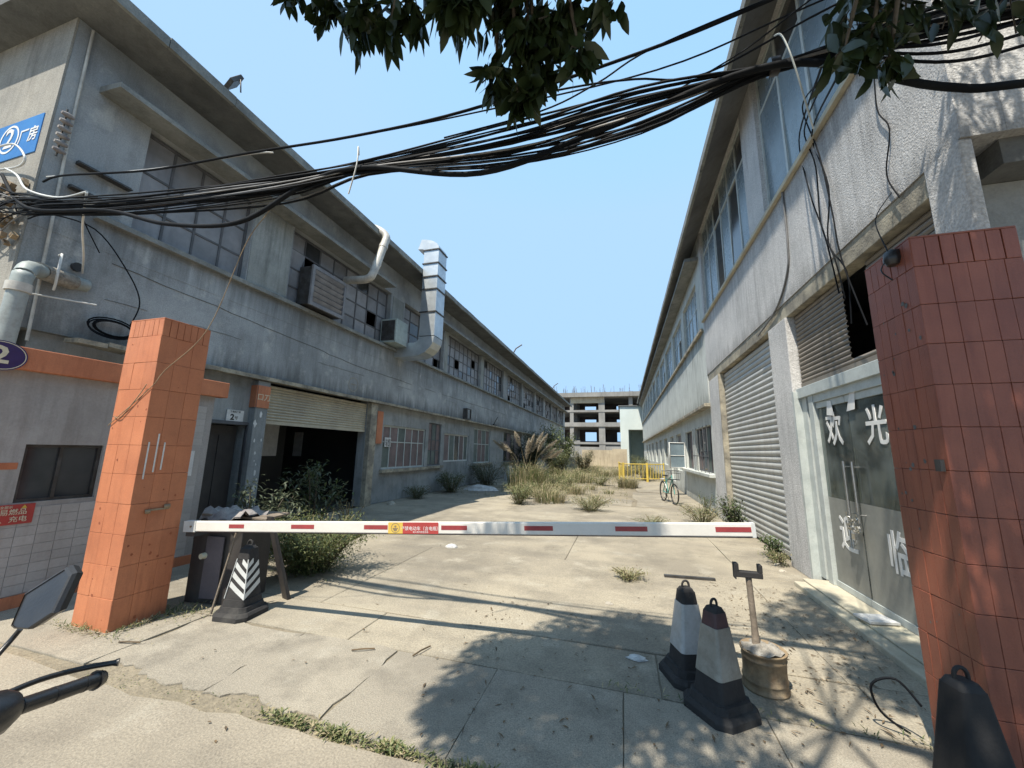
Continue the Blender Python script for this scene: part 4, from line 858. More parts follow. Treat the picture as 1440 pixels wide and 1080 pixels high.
# yellow railing
def railing(label, p, q_, n):
    T = thing('railing', label, 'railing', (*p, 0), group='yellow crowd rails at the far yard'); p = Vector((*p, 0)); q2 = Vector((*q_, 0))
    for z, r in ((1.0, 0.028), (0.18, 0.022)): mk('rail', MB().tube([p + Vector((0, 0, z)), q2 + Vector((0, 0, z))], r, 6), 'yellow', T)
    for k in range(n + 1):
        a = p.lerp(q2, k / n); e = k in (0, n)
        mk('post' if e else 'bar', MB().tube([a + Vector((0, 0, 0 if e else 0.18)), a + Vector((0, 0, 1.08 if e else 1.0))], 0.042 if e else 0.016, 6), 'yellow', T)
    return T
railing('leftmost yellow railing, turned end-on near the dry grass', (-0.30, 25.6), (-0.05, 23.6), 5)
railing('middle yellow railing across the far yard', (-0.02, 23.4), (1.25, 23.8), 6)
railing('rightmost yellow railing reaching the workshop wall', (1.30, 23.8), (2.25, 24.6), 6)

# ---------------------------------------------------------------- barrier
A = Vector((-4.23, 2.95, 0.80)); B = Vector((0.90, 3.30, 1.07)); dAB = B - A; ux = dAB.normalized(); nrm = Vector((ux.y, -ux.x, 0)).normalized(); uz = ux.cross(nrm) * -1
if uz.z < 0: uz = -uz
BR = thing('boom_barrier', 'white boom barrier arm with red dashes across the yard entrance', 'barrier', tuple(A))
def armbox(f0, f1, h0, h1, d0, d1):
    a = A + dAB * f0; b = A + dAB * f1; v = []
    return [[c + nrm * d + uz * h for d, h in ((d0, h0), (d1, h0), (d1, h1), (d0, h1))] for c in (a, b)]
q = MB(); q.loft(armbox(0.012, 0.997, -0.048, 0.048, -0.022, 0.022)); mk('boom', q, 'armwhite', BR, bevel=0.008)
q = MB(); q.loft(armbox(0.0, 0.028, -0.052, 0.052, -0.027, 0.027)); q.loft(armbox(0.995, 1.0, -0.05, 0.05, -0.024, 0.024)); mk('end_cap', q, 'white', BR)
q = MB(); c = A + dAB * 0.018 + nrm * 0.027; q.tube([c, c + nrm * 0.008], 0.010, 8); mk('bolt', q, 'rust', BR)
q = MB(); q.loft(armbox(0.012, 0.997, -0.056, -0.0485, -0.012, 0.012)); mk('rubber_edge', q, 'coneband', BR)
for a, b in ((0.1052, 0.1389), (0.2409, 0.2883), (0.3875, 0.4323), (0.5296, 0.5743), (0.6693, 0.7146), (0.8086, 0.8549), (0.9479, 0.9944)):
    q = MB(); q.loft(armbox(a, b, -0.014, 0.022, 0.0225, 0.0235)); mk('red_stripe', q, 'armred', BR)
q = MB(); q.loft(armbox(0.4336, 0.5246, -0.047, 0.047, 0.0232, 0.0245)); st = mk('sticker', q, 'signred', BR)
q = MB(); q.loft(armbox(0.4336, 0.4605, -0.046, 0.046, 0.0247, 0.0252)); mk('sticker_panel', q, 'signyellow', st)
def onArm(f, h, d):
    c = A + dAB * f + nrm * d + uz * h
    return Matrix(((ux.x, uz.x, nrm.x, c.x), (ux.y, uz.y, nrm.y, c.y), (ux.z, uz.z, nrm.z, c.z), (0, 0, 0, 1)))
text('print', '严禁电动车（含电瓶）', 0.037, onArm(0.493, -0.006, 0.0248), 'print_white', st, depth=0.0004)
text('print', '进入楼内停放充电', 0.018, onArm(0.493, -0.034, 0.0248), 'print_white', st, depth=0.0004)
q = MB(); n = 20; Mx = onArm(0.447, 0.0, 0.0256)
q.add([Mx @ Vector((math.cos(2 * math.pi * k / n) * r, math.sin(2 * math.pi * k / n) * r, 0)) for r in (0.042, 0.036) for k in range(n)], [(k, (k + 1) % n, n + (k + 1) % n, n + k) for k in range(n)])
for cx, cy, r in ((0.0, 0.012, 0.011), (0.0, -0.014, 0.018), (-0.018, -0.006, 0.008), (0.018, -0.004, 0.007)):
    q.add([Mx @ Vector((cx + math.cos(2 * math.pi * k / 10) * r, cy + math.sin(2 * math.pi * k / 10) * r * .8, 0.0003)) for k in range(10)], [tuple(range(10))])
mk('print', q, 'rust', st)
CB = thing('barrier_cabinet', 'dark barrier machine cabinet under the left end of the arm', 'cabinet', (-4.15, 3.4, 0))
Rz = Matrix.Rotation(R(8), 3, 'Z')
q = MB(); q.obox((-4.16, 3.42, 0.40), (0.58, 0.42, 0.80), Rz); mk('housing', q, 'cabinet', CB, bevel=0.01)
q = MB(); q.obox(Vector((-4.12, 3.19, 0.36)), (0.20, 0.012, 0.60), Rz); mk('panel', q, 'cabpanel', CB)
q = MB(); q.tube([(-4.22, 3.19, 0.47), (-4.22, 3.13, 0.47)], [0.035, 0.028], 10); mk('knob', q, 'cream', CB)
q = MB(); q.obox((-4.2, 3.05, 0.76), (0.10, 0.16, 0.12), Rz); mk('arm_bracket', q, 'metaldark', CB)
q = MB(); q.obox((-4.10, 3.50, 0.845), (0.72, 0.42, 0.022), Matrix.Rotation(R(14), 3, 'Z') @ Matrix.Rotation(R(3), 3, 'Y'))
tag(mk('old_board', q, 'oldwood', loc=(-4.1, 3.5, 0.84), bevel=0.004), 'weathered board lying on top of the barrier cabinet', 'board')
q = MB(); n1, n2 = 14, 8; vs = []
for i in range(n1):
    for j in range(n2):
        x = -4.42 + 0.56 * i / (n1 - 1); yy = 3.20 + 0.34 * j / (n2 - 1)
        z = 0.885 + 0.035 * math.sin(i * 1.1 + j * .6) + 0.025 * math.sin(j * 1.7 - i * .4) - (0.07 if j == 0 else 0) + rnd.uniform(-.012, .012)
        vs.append((x, yy + 0.03 * math.sin(i), z))
q.add(vs, [(i * n2 + j, (i + 1) * n2 + j, (i + 1) * n2 + j + 1, i * n2 + j + 1) for i in range(n1 - 1) for j in range(n2 - 1)], 0, True)
q.add([(v[0], v[1], v[2] - 0.012) for v in vs], [(i * n2 + j + 1, (i + 1) * n2 + j + 1, (i + 1) * n2 + j, i * n2 + j) for i in range(n1 - 1) for j in range(n2 - 1)], 0, True)
tag(mk('crumpled_rag', q, 'cloth', loc=(-4.2, 3.3, 0.87)), 'crumpled grey rag on the barrier cabinet', 'rag')
q = MB(); q.loft([[(-3.56, 3.62, 0), (-3.46, 3.59, 0), (-3.465, 3.55, 0), (-3.565, 3.58, 0)], [(-3.70, 3.42, 0.86), (-3.62, 3.40, 0.86), (-3.63, 3.37, 0.86), (-3.71, 3.39, 0.86)]])
tag(mk('leaning_board', q, 'cabinet', loc=(-3.6, 3.5, 0)), 'dark board leaning behind the chevron bollard', 'board')
q = MB(); q.tube([(-3.83, 3.02, 0.02), (-3.74, 3.10, 0.78)], 0.010, 6); tag(mk('thin_stick', q, 'oldwood', loc=(-3.8, 3.05, 0)), 'thin stick leaning between cabinet and chevron bollard', 'stick')

# ---------------------------------------------------------------- rubber bollards
def rsq(r, z, k=0.3, n=5):     # rounded square ring
    pts = []
    for c in range(4):
        for i in range(n):
            a = math.pi / 2 * c + math.pi / 2 * (i / (n - 1)); cx = (r - r * k) * (1 if c in (0, 3) else -1); cy = (r - r * k) * (1 if c in (0, 1) else -1)
            pts.append((cx + r * k * math.cos(a), cy + r * k * math.sin(a), z))
    return pts
def octa(r, z, ch=0.35):
    c = r * (1 - ch); return [(r, c, z), (c, r, z), (-c, r, z), (-r, c, z), (-r, -c, z), (-c, -r, z), (c, -r, z), (r, -c, z)][::-1][::-1]
def bollard(label, loc, rz, style, h=0.66):
    T = thing('rubber_bollard', label, 'bollard', loc, R(rz), group=None)
    s = h / 0.66
    q = MB(); q.loft([octa(0.185 * s, 0), octa(0.185 * s, 0.035 * s), octa(0.165 * s, 0.06 * s)]); q.loft([octa(0.150 * s, 0.06 * s, .3), octa(0.137 * s, 0.10 * s, .3)]); mk('base', q, 'blackdeep' if style == 'plain' else 'black', T, local=True, bevel=0.006)
    def rr(z): return (0.127 - 0.078 * (z / 0.60)) * s
    def seg(z0, z1, m, name, bulge=0.0, k=.28): 
        q = MB(); q.loft([rsq(rr(z0 + (z1 - z0) * t / 4) + bulge, (z0 + (z1 - z0) * t / 4) * s, k) for t in range(5)], 0, True, True); return mk(name, q, m, T, local=True)
    if style == 'dirty':
        seg(0.10, 0.22, 'black', 'lower_band'); seg(0.22, 0.50, 'dirtywhite', 'sleeve', 0.004); seg(0.50, 0.585, 'coneband', 'top_band')
    elif style == 'clean':
        seg(0.10, 0.20, 'black', 'lower_band'); seg(0.20, 0.51, 'palesleeve', 'sleeve', 0.004); seg(0.51, 0.59, 'black', 'top_band')
    elif style == 'chevron':
        seg(0.10, 0.16, 'black', 'lower_band', 0.006); seg(0.16, 0.50, 'black', 'sleeve'); seg(0.50, 0.59, 'black', 'top_band', 0.004)
        for sgn in (0, 1):      # chevrons on two faces that meet at the front edge
            for k in range(5):
                q = MB(); z0 = 0.165 + k * 0.082; zt = z0 + 0.046
                rows_ = []
                for t in (0.0, 0.5, 1.0):
                    za, zb = z0 + t * 0.10, zt + t * 0.10
                    if zb > 0.515: break
                    ra, rb = rr(za) * 0.93 + 0.006, rr(zb) * 0.93 + 0.006
                    fa, fb = rr(za) + 0.0035, rr(zb) + 0.0035; u = 1 - 1.8 * t
                    if sgn == 0: rows_ += [(u * ra, -fa, za * s), (u * rb, -fb, zb * s)]
                    else: rows_ += [(fa, -u * ra, za * s), (fb, -u * rb, zb * s)]
                if len(rows_) >= 4:
                    fs = [(0, 1, 3, 2)] + ([(2, 3, 5, 4)] if len(rows_) == 6 else [])
                    q.add(rows_, fs); mk('chevron', q, 'white', T, local=True)
        q = MB(); q.tube([(rr(.165) * 1.0, -rr(.165) * 1.0, .165 * s), (rr(.5) * 1.0, -rr(.5) * 1.0, .5 * s)], 0.006, 5); q.tube([(-rr(.165) * .93, -rr(.165) * 1.03, .165 * s), (-rr(.5) * .93, -rr(.5) * 1.03, .5 * s)], 0.005, 5); mk('edge_strip', q, 'white', T, local=True)
    else: 
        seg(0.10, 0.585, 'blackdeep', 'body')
    q = MB(); q.loft([rsq(rr(.585), .585 * s, .4), rsq(rr(.60) * .8, .61 * s, .5), rsq(rr(.60) * .55, .615 * s, .5)], 0, True)
    pts = [(0.026 * s * math.cos(a), 0, (0.625 + 0.032 * math.sin(a)) * s) for a in [math.pi * i / 8 for i in range(9)]]
    q.tube([(0.026 * s, 0, .60 * s)] + pts + [(-0.026 * s, 0, .60 * s)], 0.0085 * s, 6); mk('lifting_loop', q, 'blackdeep' if style == 'plain' else 'black', T, local=True)
    return T
bollard('grimy rubber bollard with maroon top, nearest of the pair on the right', (0.545, 3.02, 0), 38, 'dirty', 0.66)
bollard('cleaner white sleeved rubber bollard standing behind the grimy one', (0.42, 3.36, 0), 20, 'clean', 0.66)
bollard('black and white chevron rubber bollard under the left end of the arm', (-3.60, 3.14, 0), 6, 'chevron', 0.68)
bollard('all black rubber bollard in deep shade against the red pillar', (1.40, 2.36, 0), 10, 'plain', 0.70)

# paint tin with cement and the forked arm rest post
TN = thing('arm_rest_post', 'rusty tin of cement holding a forked arm rest post', 'post', (0.91, 3.39, 0))
q = MB(); n = 26; rings = []
for z, r in ((0, .138), (.006, .145), (.016, .145), (.020, .137), (.060, .137), (.066, .142), (.072, .137), (.12, .134), (.195, .136), (.20, .141), (.206, .136), (.236, .137), (.240, .146), (.25, .146)):
    rings.append([(0.91 + r * (1 + .018 * math.sin(3 * a + z * 9)) * math.cos(a), 3.39 + r * (1 + .03 * math.cos(2 * a)) * math.sin(a), z + 0.006 * math.cos(a - 1)) for a in [2 * math.pi * k / n for k in range(n)]])
for k in rings[0:1]: rings[0] = [(x, y_, 0) for x, y_, z in rings[0]]
q.loft(rings, 0, True); mk('tin', q, 'rust', TN)
q = MB(); c = (0.91, 3.39); vs = [(c[0], c[1], 0.285)]; nn = 20
for ri, r in enumerate((0.05, 0.09, 0.133)):
    for k in range(nn): a = 2 * math.pi * k / nn; vs.append((c[0] + r * math.cos(a), c[1] + r * math.sin(a), 0.272 - 0.01 * ri + rnd.uniform(-.014, .014)))
fs = [(0, 1 + k, 1 + (k + 1) % nn) for k in range(nn)]
for ri in range(2): fs += [(1 + ri * nn + k, 1 + (ri + 1) * nn + k, 1 + (ri + 1) * nn + (k + 1) % nn, 1 + ri * nn + (k + 1) % nn) for k in range(nn)]
q.add(vs, fs); mk('cement_fill', q, 'cement', TN)
q = MB(); q.tube([(0.875, 3.40, 0.25), (0.872, 3.40, 0.40), (0.860, 3.40, 0.72)], [0.028, 0.021, 0.021], 10); mk('pole', q, 'oldwood', TN)
q = MB(); q.box(0.77, 0.95, 3.37, 3.43, 0.715, 0.755); q.box(0.77, 0.795, 3.37, 3.43, 0.755, 0.81); q.box(0.925, 0.95, 3.37, 3.43, 0.755, 0.81); q.box(0.765, 0.775, 3.365, 3.435, 0.70, 0.81)
mk('fork', q, 'black', TN, bevel=0.01)
q = MB(); q.obox((0.775, 5.78, 0.02), (0.62, 0.05, 0.03), Matrix.Rotation(R(5), 3, 'Z')); tag(mk('metal_bar', q, 'metaldark', loc=(0.775, 5.78, 0.0)), 'dark flat bar lying on the yard concrete', 'bar')
q = MB(); q.obox((0.70, 3.50, 0.05), (0.03, 0.05, 0.12), Matrix.Rotation(R(15), 3, 'Y')); tag(mk('white_peg', q, 'white', loc=(0.7, 3.5, 0)), 'small white peg between bollard and tin', 'peg')

# litter
def lump(name, c, s, m, label, cat, seed):
    r = random.Random(seed); q = MB(); n, k = 10, 5; rings = []
    for j in range(k):
        t = j / (k - 1); z = math.sin(t * math.pi / 2); rad = math.cos(t * math.pi / 2) * 0.95 + 0.05
        rings.append([(c[0] + s[0] * rad * math.cos(2 * math.pi * i / n) * r.uniform(.75, 1.15), c[1] + s[1] * rad * math.sin(2 * math.pi * i / n) * r.uniform(.75, 1.15), c[2] + s[2] * z * r.uniform(.7, 1.1)) for i in range(n)])
    q.loft(rings); return tag(mk(name, q, m, loc=c), label, cat)
lump('plastic_bag', (-2.8, 6.2, 0), (0.12, 0.07, 0.06), 'bag', 'crumpled pale bag in the middle of the yard', 'bag', 1)
lump('plastic_bag', (0.05, 3.50, 0), (0.08, 0.04, 0.03), 'bag', 'crushed wrapper in the leaf shade left of the bollards', 'wrapper', 2)
lump('stone', (-0.2, 4.56, 0), (0.05, 0.035, 0.03), 'stone', 'small pale stone near the wire shadows', 'stone', 3)
lump('stone', (2.16, 6.9, 0), (0.07, 0.05, 0.05), 'stone', 'pale stone among rubbish at the shutter foot', 'stone', 4)
lump('stone', (2.10, 6.6, 0), (0.05, 0.04, 0.03), 'stone', 'smaller brown stone at the shutter foot', 'stone', 5)
lump('white_sack', (-5.7, 15.2, 0), (0.75, 0.35, 0.22), 'bag', 'collapsed white sack by the weeds at the left wall', 'sack', 6)
lump('white_sack', (-6.2, 21.0, 0), (0.3, 0.3, 0.8), 'bag', 'upright pale sack beyond the left wall weeds', 'sack', 7)
lump('stone', (-6.6, 10.2, 0), (0.16, 0.12, 0.10), 'stone', 'grey stone at the foot of the garage jamb', 'stone', 8)
for i, (x, yy, a, lb) in enumerate(((-2.05, 2.92, 20, 'dry twig on the pavement left of centre'), (-1.6, 3.05, 70, 'short dry twig at the slab joint'), (-3.9, 2.42, 10, 'twig on the pavement by the orange pillar'))):
    q = MB(); d = Vector((math.cos(R(a)), math.sin(R(a)), 0)); q.tube([Vector((x, yy, .012)) - d * .09, Vector((x, yy, .02)), Vector((x, yy, .012)) + d * .08 + Vector((0, .02, 0))], 0.006, 4)
    tag(mk('twig', q, 'deadleaf', loc=(x, yy, 0)), lb, 'twig')
# papers in the garage
for i, (c, lb) in enumerate((((-9.2, 7.9), 'white paper sheet hanging in the dark garage, larger one'), ((-10.8, 10.4), 'small white paper on the dark garage wall'))):
    q = MB(); h = 0.95 if i == 0 else 0.8
    q.box(c[0], c[0] + 0.01, c[1] - 0.02, c[1] + (0.55 if i == 0 else 0.30), 1.35, 1.35 + h) if i == 0 else q.box(c[0], c[0] + 0.35, 10.57, 10.59, 1.3, 2.1)
    tag(mk('paper_sheet', q, 'paper', loc=(c[0], c[1], 1.35)), lb, 'paper')
q = MB(); q.box(-9.4, -9.2, 7.5, 8.7, 0.01, 3.99); tag(mk('inner_column', q, 'dark', loc=(-9.3, 7.6, 0)), 'dark partition column inside the garage', 'column')

# ---------------------------------------------------------------- bicycle
BK = thing('bicycle', 'teal bicycle parked by the workshop wall near the weeds', 'bicycle', (1.42, 14.2, 0), R(-76))
def wheel(cx):
    q = MB(); q.tube([(cx + 0.31 * math.cos(a), 0, 0.33 + 0.31 * math.sin(a)) for a in [2 * math.pi * k / 28 for k in range(29)]], 0.022, 6, cap=False); o = mk('wheel', q, 'blackgloss', BK, local=True)
    q = MB()
    for k in range(12): a = 2 * math.pi * k / 12; q.tube([(cx, 0, .33), (cx + 0.30 * math.cos(a), 0, 0.33 + 0.30 * math.sin(a))], 0.003, 3)
    d = mk('spokes', q, 'chrome', o, local=True)
wheel(-0.52); wheel(0.52)
q = MB(); 
for a, b in (((-0.52, 0, .33), (-0.08, 0, .30)), ((-0.52, 0, .33), (-0.18, 0, .75)), ((-0.08, 0, .30), (-0.20, 0, .82)), ((-0.08, 0, .30), (0.34, 0, .78)), ((-0.19, 0, .70), (0.32, 0, .88)), ((0.32, 0, .92), (0.52, 0, .33))): q.tube([a, b], 0.018, 6)
mk('frame', q, 'bike_teal', BK, local=True)
q = MB(); q.tube([(0.32, 0, .90), (0.28, 0, 1.04)], 0.014, 6); q.tube([(0.20, -0.28, 1.05), (0.30, -0.12, 1.06), (0.30, 0.12, 1.06), (0.20, 0.28, 1.05)], 0.014, 6); mk('handlebar', q, 'blackgloss', BK, local=True)
q = MB(); q.loft([[(-0.32, -.08, .86), (-0.32, .08, .86), (-0.32, .06, .90), (-0.32, -.06, .90)], [(-0.05, -.025, .86), (-0.05, .025, .86), (-0.05, .02, .89), (-0.05, -.02, .89)]]); q.tube([(-.20, 0, .8), (-.2, 0, .88)], .012, 6); mk('saddle', q, 'blackgloss', BK, local=True)
q = MB(); q.box(0.36, 0.62, -0.15, 0.15, 0.78, 0.80); 
for x_, y_ in ((.36, -.15), (.62, -.15), (.36, .15), (.62, .15), (.49, -.15), (.49, .15)): q.tube([(x_, y_, .79), (x_ * 1.03, y_ * 1.1, 1.0)], 0.005, 4)
q.tube([(.36, -.16, 1.0), (.64, -.16, 1.0), (.64, .16, 1.0), (.36, .16, 1.0), (.36, -.16, 1.0)], .006, 4); mk('basket', q, 'blackgloss', BK, local=True)
q = MB(); q.tube([(-0.52 + 0.35 * math.cos(a), 0, 0.33 + 0.35 * math.sin(a)) for a in [R(20 + 12 * k) for k in range(13)]], 0.02, 5); q.box(-.66, -.30, -.06, .06, .74, .76); mk('mudguard', q, 'white', BK, local=True)
q = MB(); q.tube([(-.08, -.09, .30), (-.08, .09, .30)], .01, 6); q.tube([(-.08, -.09, .30), (-.02, -.09, .16)], .01, 5); q.box(-.06, .02, -.17, -.09, .14, .16); q.tube([(-.3, 0.02, .3), (-.42, .16, .0)], .008, 5); mk('crank', q, 'metaldark', BK, local=True)

# ---------------------------------------------------------------- motor scooter, only its left handlebar in view
MC = thing('motor_scooter', 'black scooter handlebar and hexagonal mirror at the lower left', 'scooter', (-1.5, 0.5, 0))
hexm = [(-1.7430, 0.7719, 1.0676), (-1.7821, 0.8043, 1.1396), (-1.6800, 0.8396, 1.2179), (-1.6378, 0.8322, 1.2015), (-1.6050, 0.7919, 1.1120), (-1.6597, 0.7726, 1.0690), (-1.7197, 0.7702, 1.0638)]
cen = sum((Vector(p) for p in hexm), Vector()) / len(hexm)
def scl(k, dy): return [cen + (Vector(p) - cen) * k + Vector((0.0, dy, 0)) for p in hexm]
q = MB(); q.loft([scl(1.0, 0), scl(1.04, 0.010), scl(0.95, 0.030), scl(0.6, 0.045)], 0, False, True); q.loft([scl(1.0, 0), scl(0.93, -0.003)], 0, False, False); mh = mk('mirror', q, 'blackgloss', MC)
q = MB(); q.add(scl(0.93, 0.001), [tuple(range(7))]); mk('mirror_glass', q, 'mirrorglass', mh)
q = MB(); q.tube(spline([(-1.79, 0.815, 1.035), (-1.80, 0.80, 1.00), (-1.76, 0.74, 0.95), (-1.66, 0.66, 0.93)], 4), 0.007, 8); mk('mirror_stem', q, 'blackgloss', mh)
ga, gb = Vector((-1.525, 0.705, 0.925)), Vector((-1.575, 0.905, 0.885)); gd = (gb - ga).normalized()
q = MB(); q.tube([ga, ga + gd * .01, gb - gd * .02, gb], [0.024, 0.020, 0.0195, 0.022], 16); mk('grip', q, 'blackgloss', MC)
for k in range(3):
    c = ga.lerp(gb, .1 + .37 * k); q = MB(); q.tube([c - gd * .002, c + gd * .002], 0.0208, 14); mk('grip_ring', q, 'blackgloss', MC)
q = MB(); q.tube([gb, gb + gd * .02], [0.027, 0.021], 12); mk('bar_end', q, 'blackgloss', MC)
q = MB(); q.tube(spline([(-1.60, 0.70, 0.935), (-1.625, 0.80, 0.93), (-1.62, 0.90, 0.915), (-1.575, 0.96, 0.91)], 4), [0.008] * 12 + [0.012], 8); mk('brake_lever', q, 'blackgloss', MC)
q = MB(); rs = []
for y_, w_, h_ in ((0.725, .030, .032), (0.70, .048, .05), (0.64, .07, .062), (0.5, .10, .075), (0.36, .07, .062), (0.30, .045, .045)):
    cx_, cz_ = -1.535 + (0.7 - y_) * .1, 0.925 + (0.7 - y_) * .05; rs.append([(cx_ + w_ * math.cos(a), y_ + (0.01 if False else 0), cz_ + h_ * math.sin(a)) for a in [2 * math.pi * k / 12 for k in range(12)]])
q.loft(rs, 0, True); mk('handlebar_cover', q, 'blackgloss', MC)
q = MB(); q.tube([(-1.5, 0.5, 0.86), (-1.72, 0.5, 0.35)], .05, 10); q.box(-1.60, -1.05, 0.36, 0.64, 0.22, 0.30); mk('body', q, 'blackgloss', MC, bevel=0.02)
q = MB(); q.loft([[(-1.05, 0.36, .22), (-1.05, .64, .22), (-1.05, .64, .70), (-1.05, .36, .70)], [(-0.30, 0.40, .42), (-0.30, .60, .42), (-0.30, .60, .74), (-0.30, .40, .74)]]); mk('seat', q, 'blackgloss', MC, bevel=0.03)
for xx in (-1.88, -0.55):
    q = MB(); q.tube([(xx + 0.17 * math.cos(a), 0.5, 0.22 + 0.17 * math.sin(a)) for a in [2 * math.pi * k / 24 for k in range(25)]], 0.05, 8, cap=False); q.tube([(xx, .47, .22), (xx, .53, .22)], 0.13, 14); mk('wheel', q, 'black', MC)

# ---------------------------------------------------------------- plants
def leaf6(q, p, d, up, L, W, m=0, droop=0.0):
    d = d.normalized(); s = d.cross(up); s = s.normalized() if s.length > 1e-4 else Vector((1, 0, 0)); n = s.cross(d)
    a = p; b = p + d * L * 0.5 - n * 0 + n * (-droop * L * 0.15); t = p + d * L - n * droop * L * 0.5
    q.add([a, b + s * W / 2 + n * W * .18, t, b - s * W / 2 + n * W * .18, b], [(0, 4, 1), (1, 4, 2), (0, 3, 4), (4, 3, 2)], m)
def tuft(n, r, h, wd, mats, dry=0.5, lean=0.6, seed=0, plumes=0, plume_h=1.5):
    R0 = random.Random(seed); q = MB()
    for _ in range(n):
        a = R0.uniform(0, 6.283); rr = r * math.sqrt(R0.random()); p = Vector((rr * math.cos(a), rr * math.sin(a), 0)); hh = h * R0.uniform(.45, 1.0)
        aa = a + R0.uniform(-.9, .9); ln = lean * R0.uniform(.2, 1.1) * hh; d = Vector((math.cos(aa), math.sin(aa), 0)); s = Vector((-d.y, d.x, 0)) * wd / 2
        m1 = p + d * ln * .3 + Vector((0, 0, hh * .6)); t = p + d * ln * 1.0 + Vector((0, 0, hh * R0.uniform(.75, 1.0)))
        q.add([p - s, p + s, m1 + s * .8, m1 - s * .8, t], [(0, 1, 2, 3), (3, 2, 4)], 0 if R0.random() < dry else 1)
        if R0.random() < .55:
            for _k in range(4): leaf6(q, t.lerp(m1, R0.random() * .7) + Vector((R0.gauss(0, .03), R0.gauss(0, .03), R0.gauss(0, .02))), Vector((R0.gauss(0, 1), R0.gauss(0, 1), R0.gauss(.3, .7))), Vector((0, 0, 1)), .045 + wd, .010 + wd * .3, 0 if R0.random() < dry else 1, .5)
    return q
def plume_mb(q, base, top, L, w, m, R0):
    d = (top - base).normalized()
    for k in range(420):
        t = k / 420; c = top - d * L * (1 - t); ww = w * math.sin(math.pi * (0.12 + 0.85 * t)) ; a = R0.uniform(0, 6.283)
        o = d.orthogonal().normalized(); o = Matrix.Rotation(a, 3, d) @ o
        e = c + o * ww + d * 0.07 + Vector((0, 0, -0.02)); s = d.cross(o) * 0.02
        q.add([c - s, c + s, e], [(0, 1, 2)], m)
def grassthing(name, label, loc, n, r, h, wd, dry, lean, seed, cat='grass clump', group=None, mats=('grass_dry', 'grass_green'), plumes=None):
    q = tuft(n, r, h, wd, mats, dry, lean, seed); T = None
    if plumes:
        T = thing(name, label, cat, loc, 0, group); mk('blades', q, list(mats), T, local=True); R0 = random.Random(seed)
        for dx, dz, L in plumes:
            b = Vector((R0.uniform(-.2, .2), R0.uniform(-.2, .2), 0)); t = Vector((dx, R0.uniform(-.3, .2), dz)); pq_ = MB()
            mid = b.lerp(t, .55) + Vector((-dx * .12, 0, dz * .12)); sp = spline([b, mid, t], 5); pq_.tube(sp, 0.008, 4, 1); plume_mb(pq_, mid, t, L, 0.16, 0, R0); mk('plume', pq_, ['plume', 'stem'], T, local=True)
        return T
    o = mk(name, q, list(mats), None, local=True, loc=loc); return tag(o, label, cat, group)
def shrub(name, label, loc, n_st, h, r, nleaf, L, W, mats, seed, cat='weed', lean=0.5, stem='stem', bottom=0.15, flowers=0, group=None):
    R0 = random.Random(seed); T = thing(name, label, cat, loc, 0, group); st = MB(); lf = MB()
    for i in range(n_st):
        a = R0.uniform(0, 6.283); b0 = Vector((math.cos(a), math.sin(a), 0)) * r * 0.25 * R0.random(); hh = h * R0.uniform(.55, 1.0)
        e = Vector((math.cos(a) * r * R0.uniform(.3, 1.0), math.sin(a) * r * R0.uniform(.3, 1.0), hh)); mid = b0.lerp(e, .5) + Vector((0, 0, hh * .13)); sp = spline([b0, mid, e], 4)
        st.tube(sp, [0.006 + 0.006 * h * (1 - k / len(sp)) for k in range(len(sp))], 4)
        for k in range(int(nleaf * 1.7)):
            t = R0.uniform(bottom, 1.0); p = sp[min(len(sp) - 1, int(t * len(sp)))] + Vector((R0.gauss(0, .10 * r + .02), R0.gauss(0, .10 * r + .02), R0.gauss(0, .08 * h)))
            p.z = max(p.z, 0.02); d = Vector((R0.gauss(0, 1), R0.gauss(0, 1), R0.gauss(0.1, .6)))
            leaf6(lf, p, d, Vector((0, 0, 1)), L * R0.uniform(.6, 1.2), W * R0.uniform(.7, 1.2), R0.randrange(len(mats)), 0.5)
    mk('stems', st, stem, T, local=True); mk('foliage', lf, list(mats), T, local=True); return T
shrub('wild_bush', 'dense pale green bush right behind the barrier cabinet', (-4.0, 4.45, 0), 50, 0.64, 0.80, 170, 0.042, 0.018, ['leaf_olive', 'leaf_olive', 'leaf_green', 'grass_green'], 11, 'bush')
shrub('young_tree', 'dusky leafy sapling in front of the open garage', (-5.75, 6.3, 0), 9, 1.35, 0.6, 50, 0.15, 0.045, ['leaf_grey', 'leaf_grey', 'leaf_green'], 12, 'sapling', stem='bark', bottom=.35)
shrub('young_tree', 'low dark sapling between cabinet and doorway', (-5.1, 4.5, 0), 9, 1.05, 0.6, 60, 0.11, 0.035, ['leaf_grey'], 13, 'sapling', stem='bark', bottom=.3)
shrub('dry_weed', 'straggly grey weed at the garage threshold', (-5.2, 6.6, 0), 10, 0.6, 0.35, 30, 0.05, 0.012, ['grass_dry', 'leaf_grey'], 14, 'weed')
shrub('weed', 'tall leafy weed at the right shutter foot', (2.12, 9.0, 0), 12, 0.72, 0.28, 60, 0.08, 0.03, ['leaf_grey', 'leaf_green'], 15)
shrub('weed', 'green creeper growing against the closed grey shutter', (2.25, 7.35, 0), 6, 0.38, 0.22, 40, 0.06, 0.03, ['leaf_green'], 16)
shrub('weed', 'pale scrubby weeds beside the bicycle', (1.75, 10.3, 0), 30, 0.45, 0.75, 50, 0.045, 0.014, ['leaf_olive', 'grass_dry', 'leaf_green'], 17)
shrub('weed', 'thin weed with yellow stalks under the far white casement', (2.15, 12.0, 0), 8, 0.55, 0.2, 25, 0.06, 0.02, ['leaf_green'], 18)
shrub('weed', 'low green weed in the middle of the open yard', (-0.95, 11.3, 0), 34, 0.38, 0.62, 45, 0.045, 0.016, ['leaf_green', 'leaf_olive', 'grass_dry'], 19)
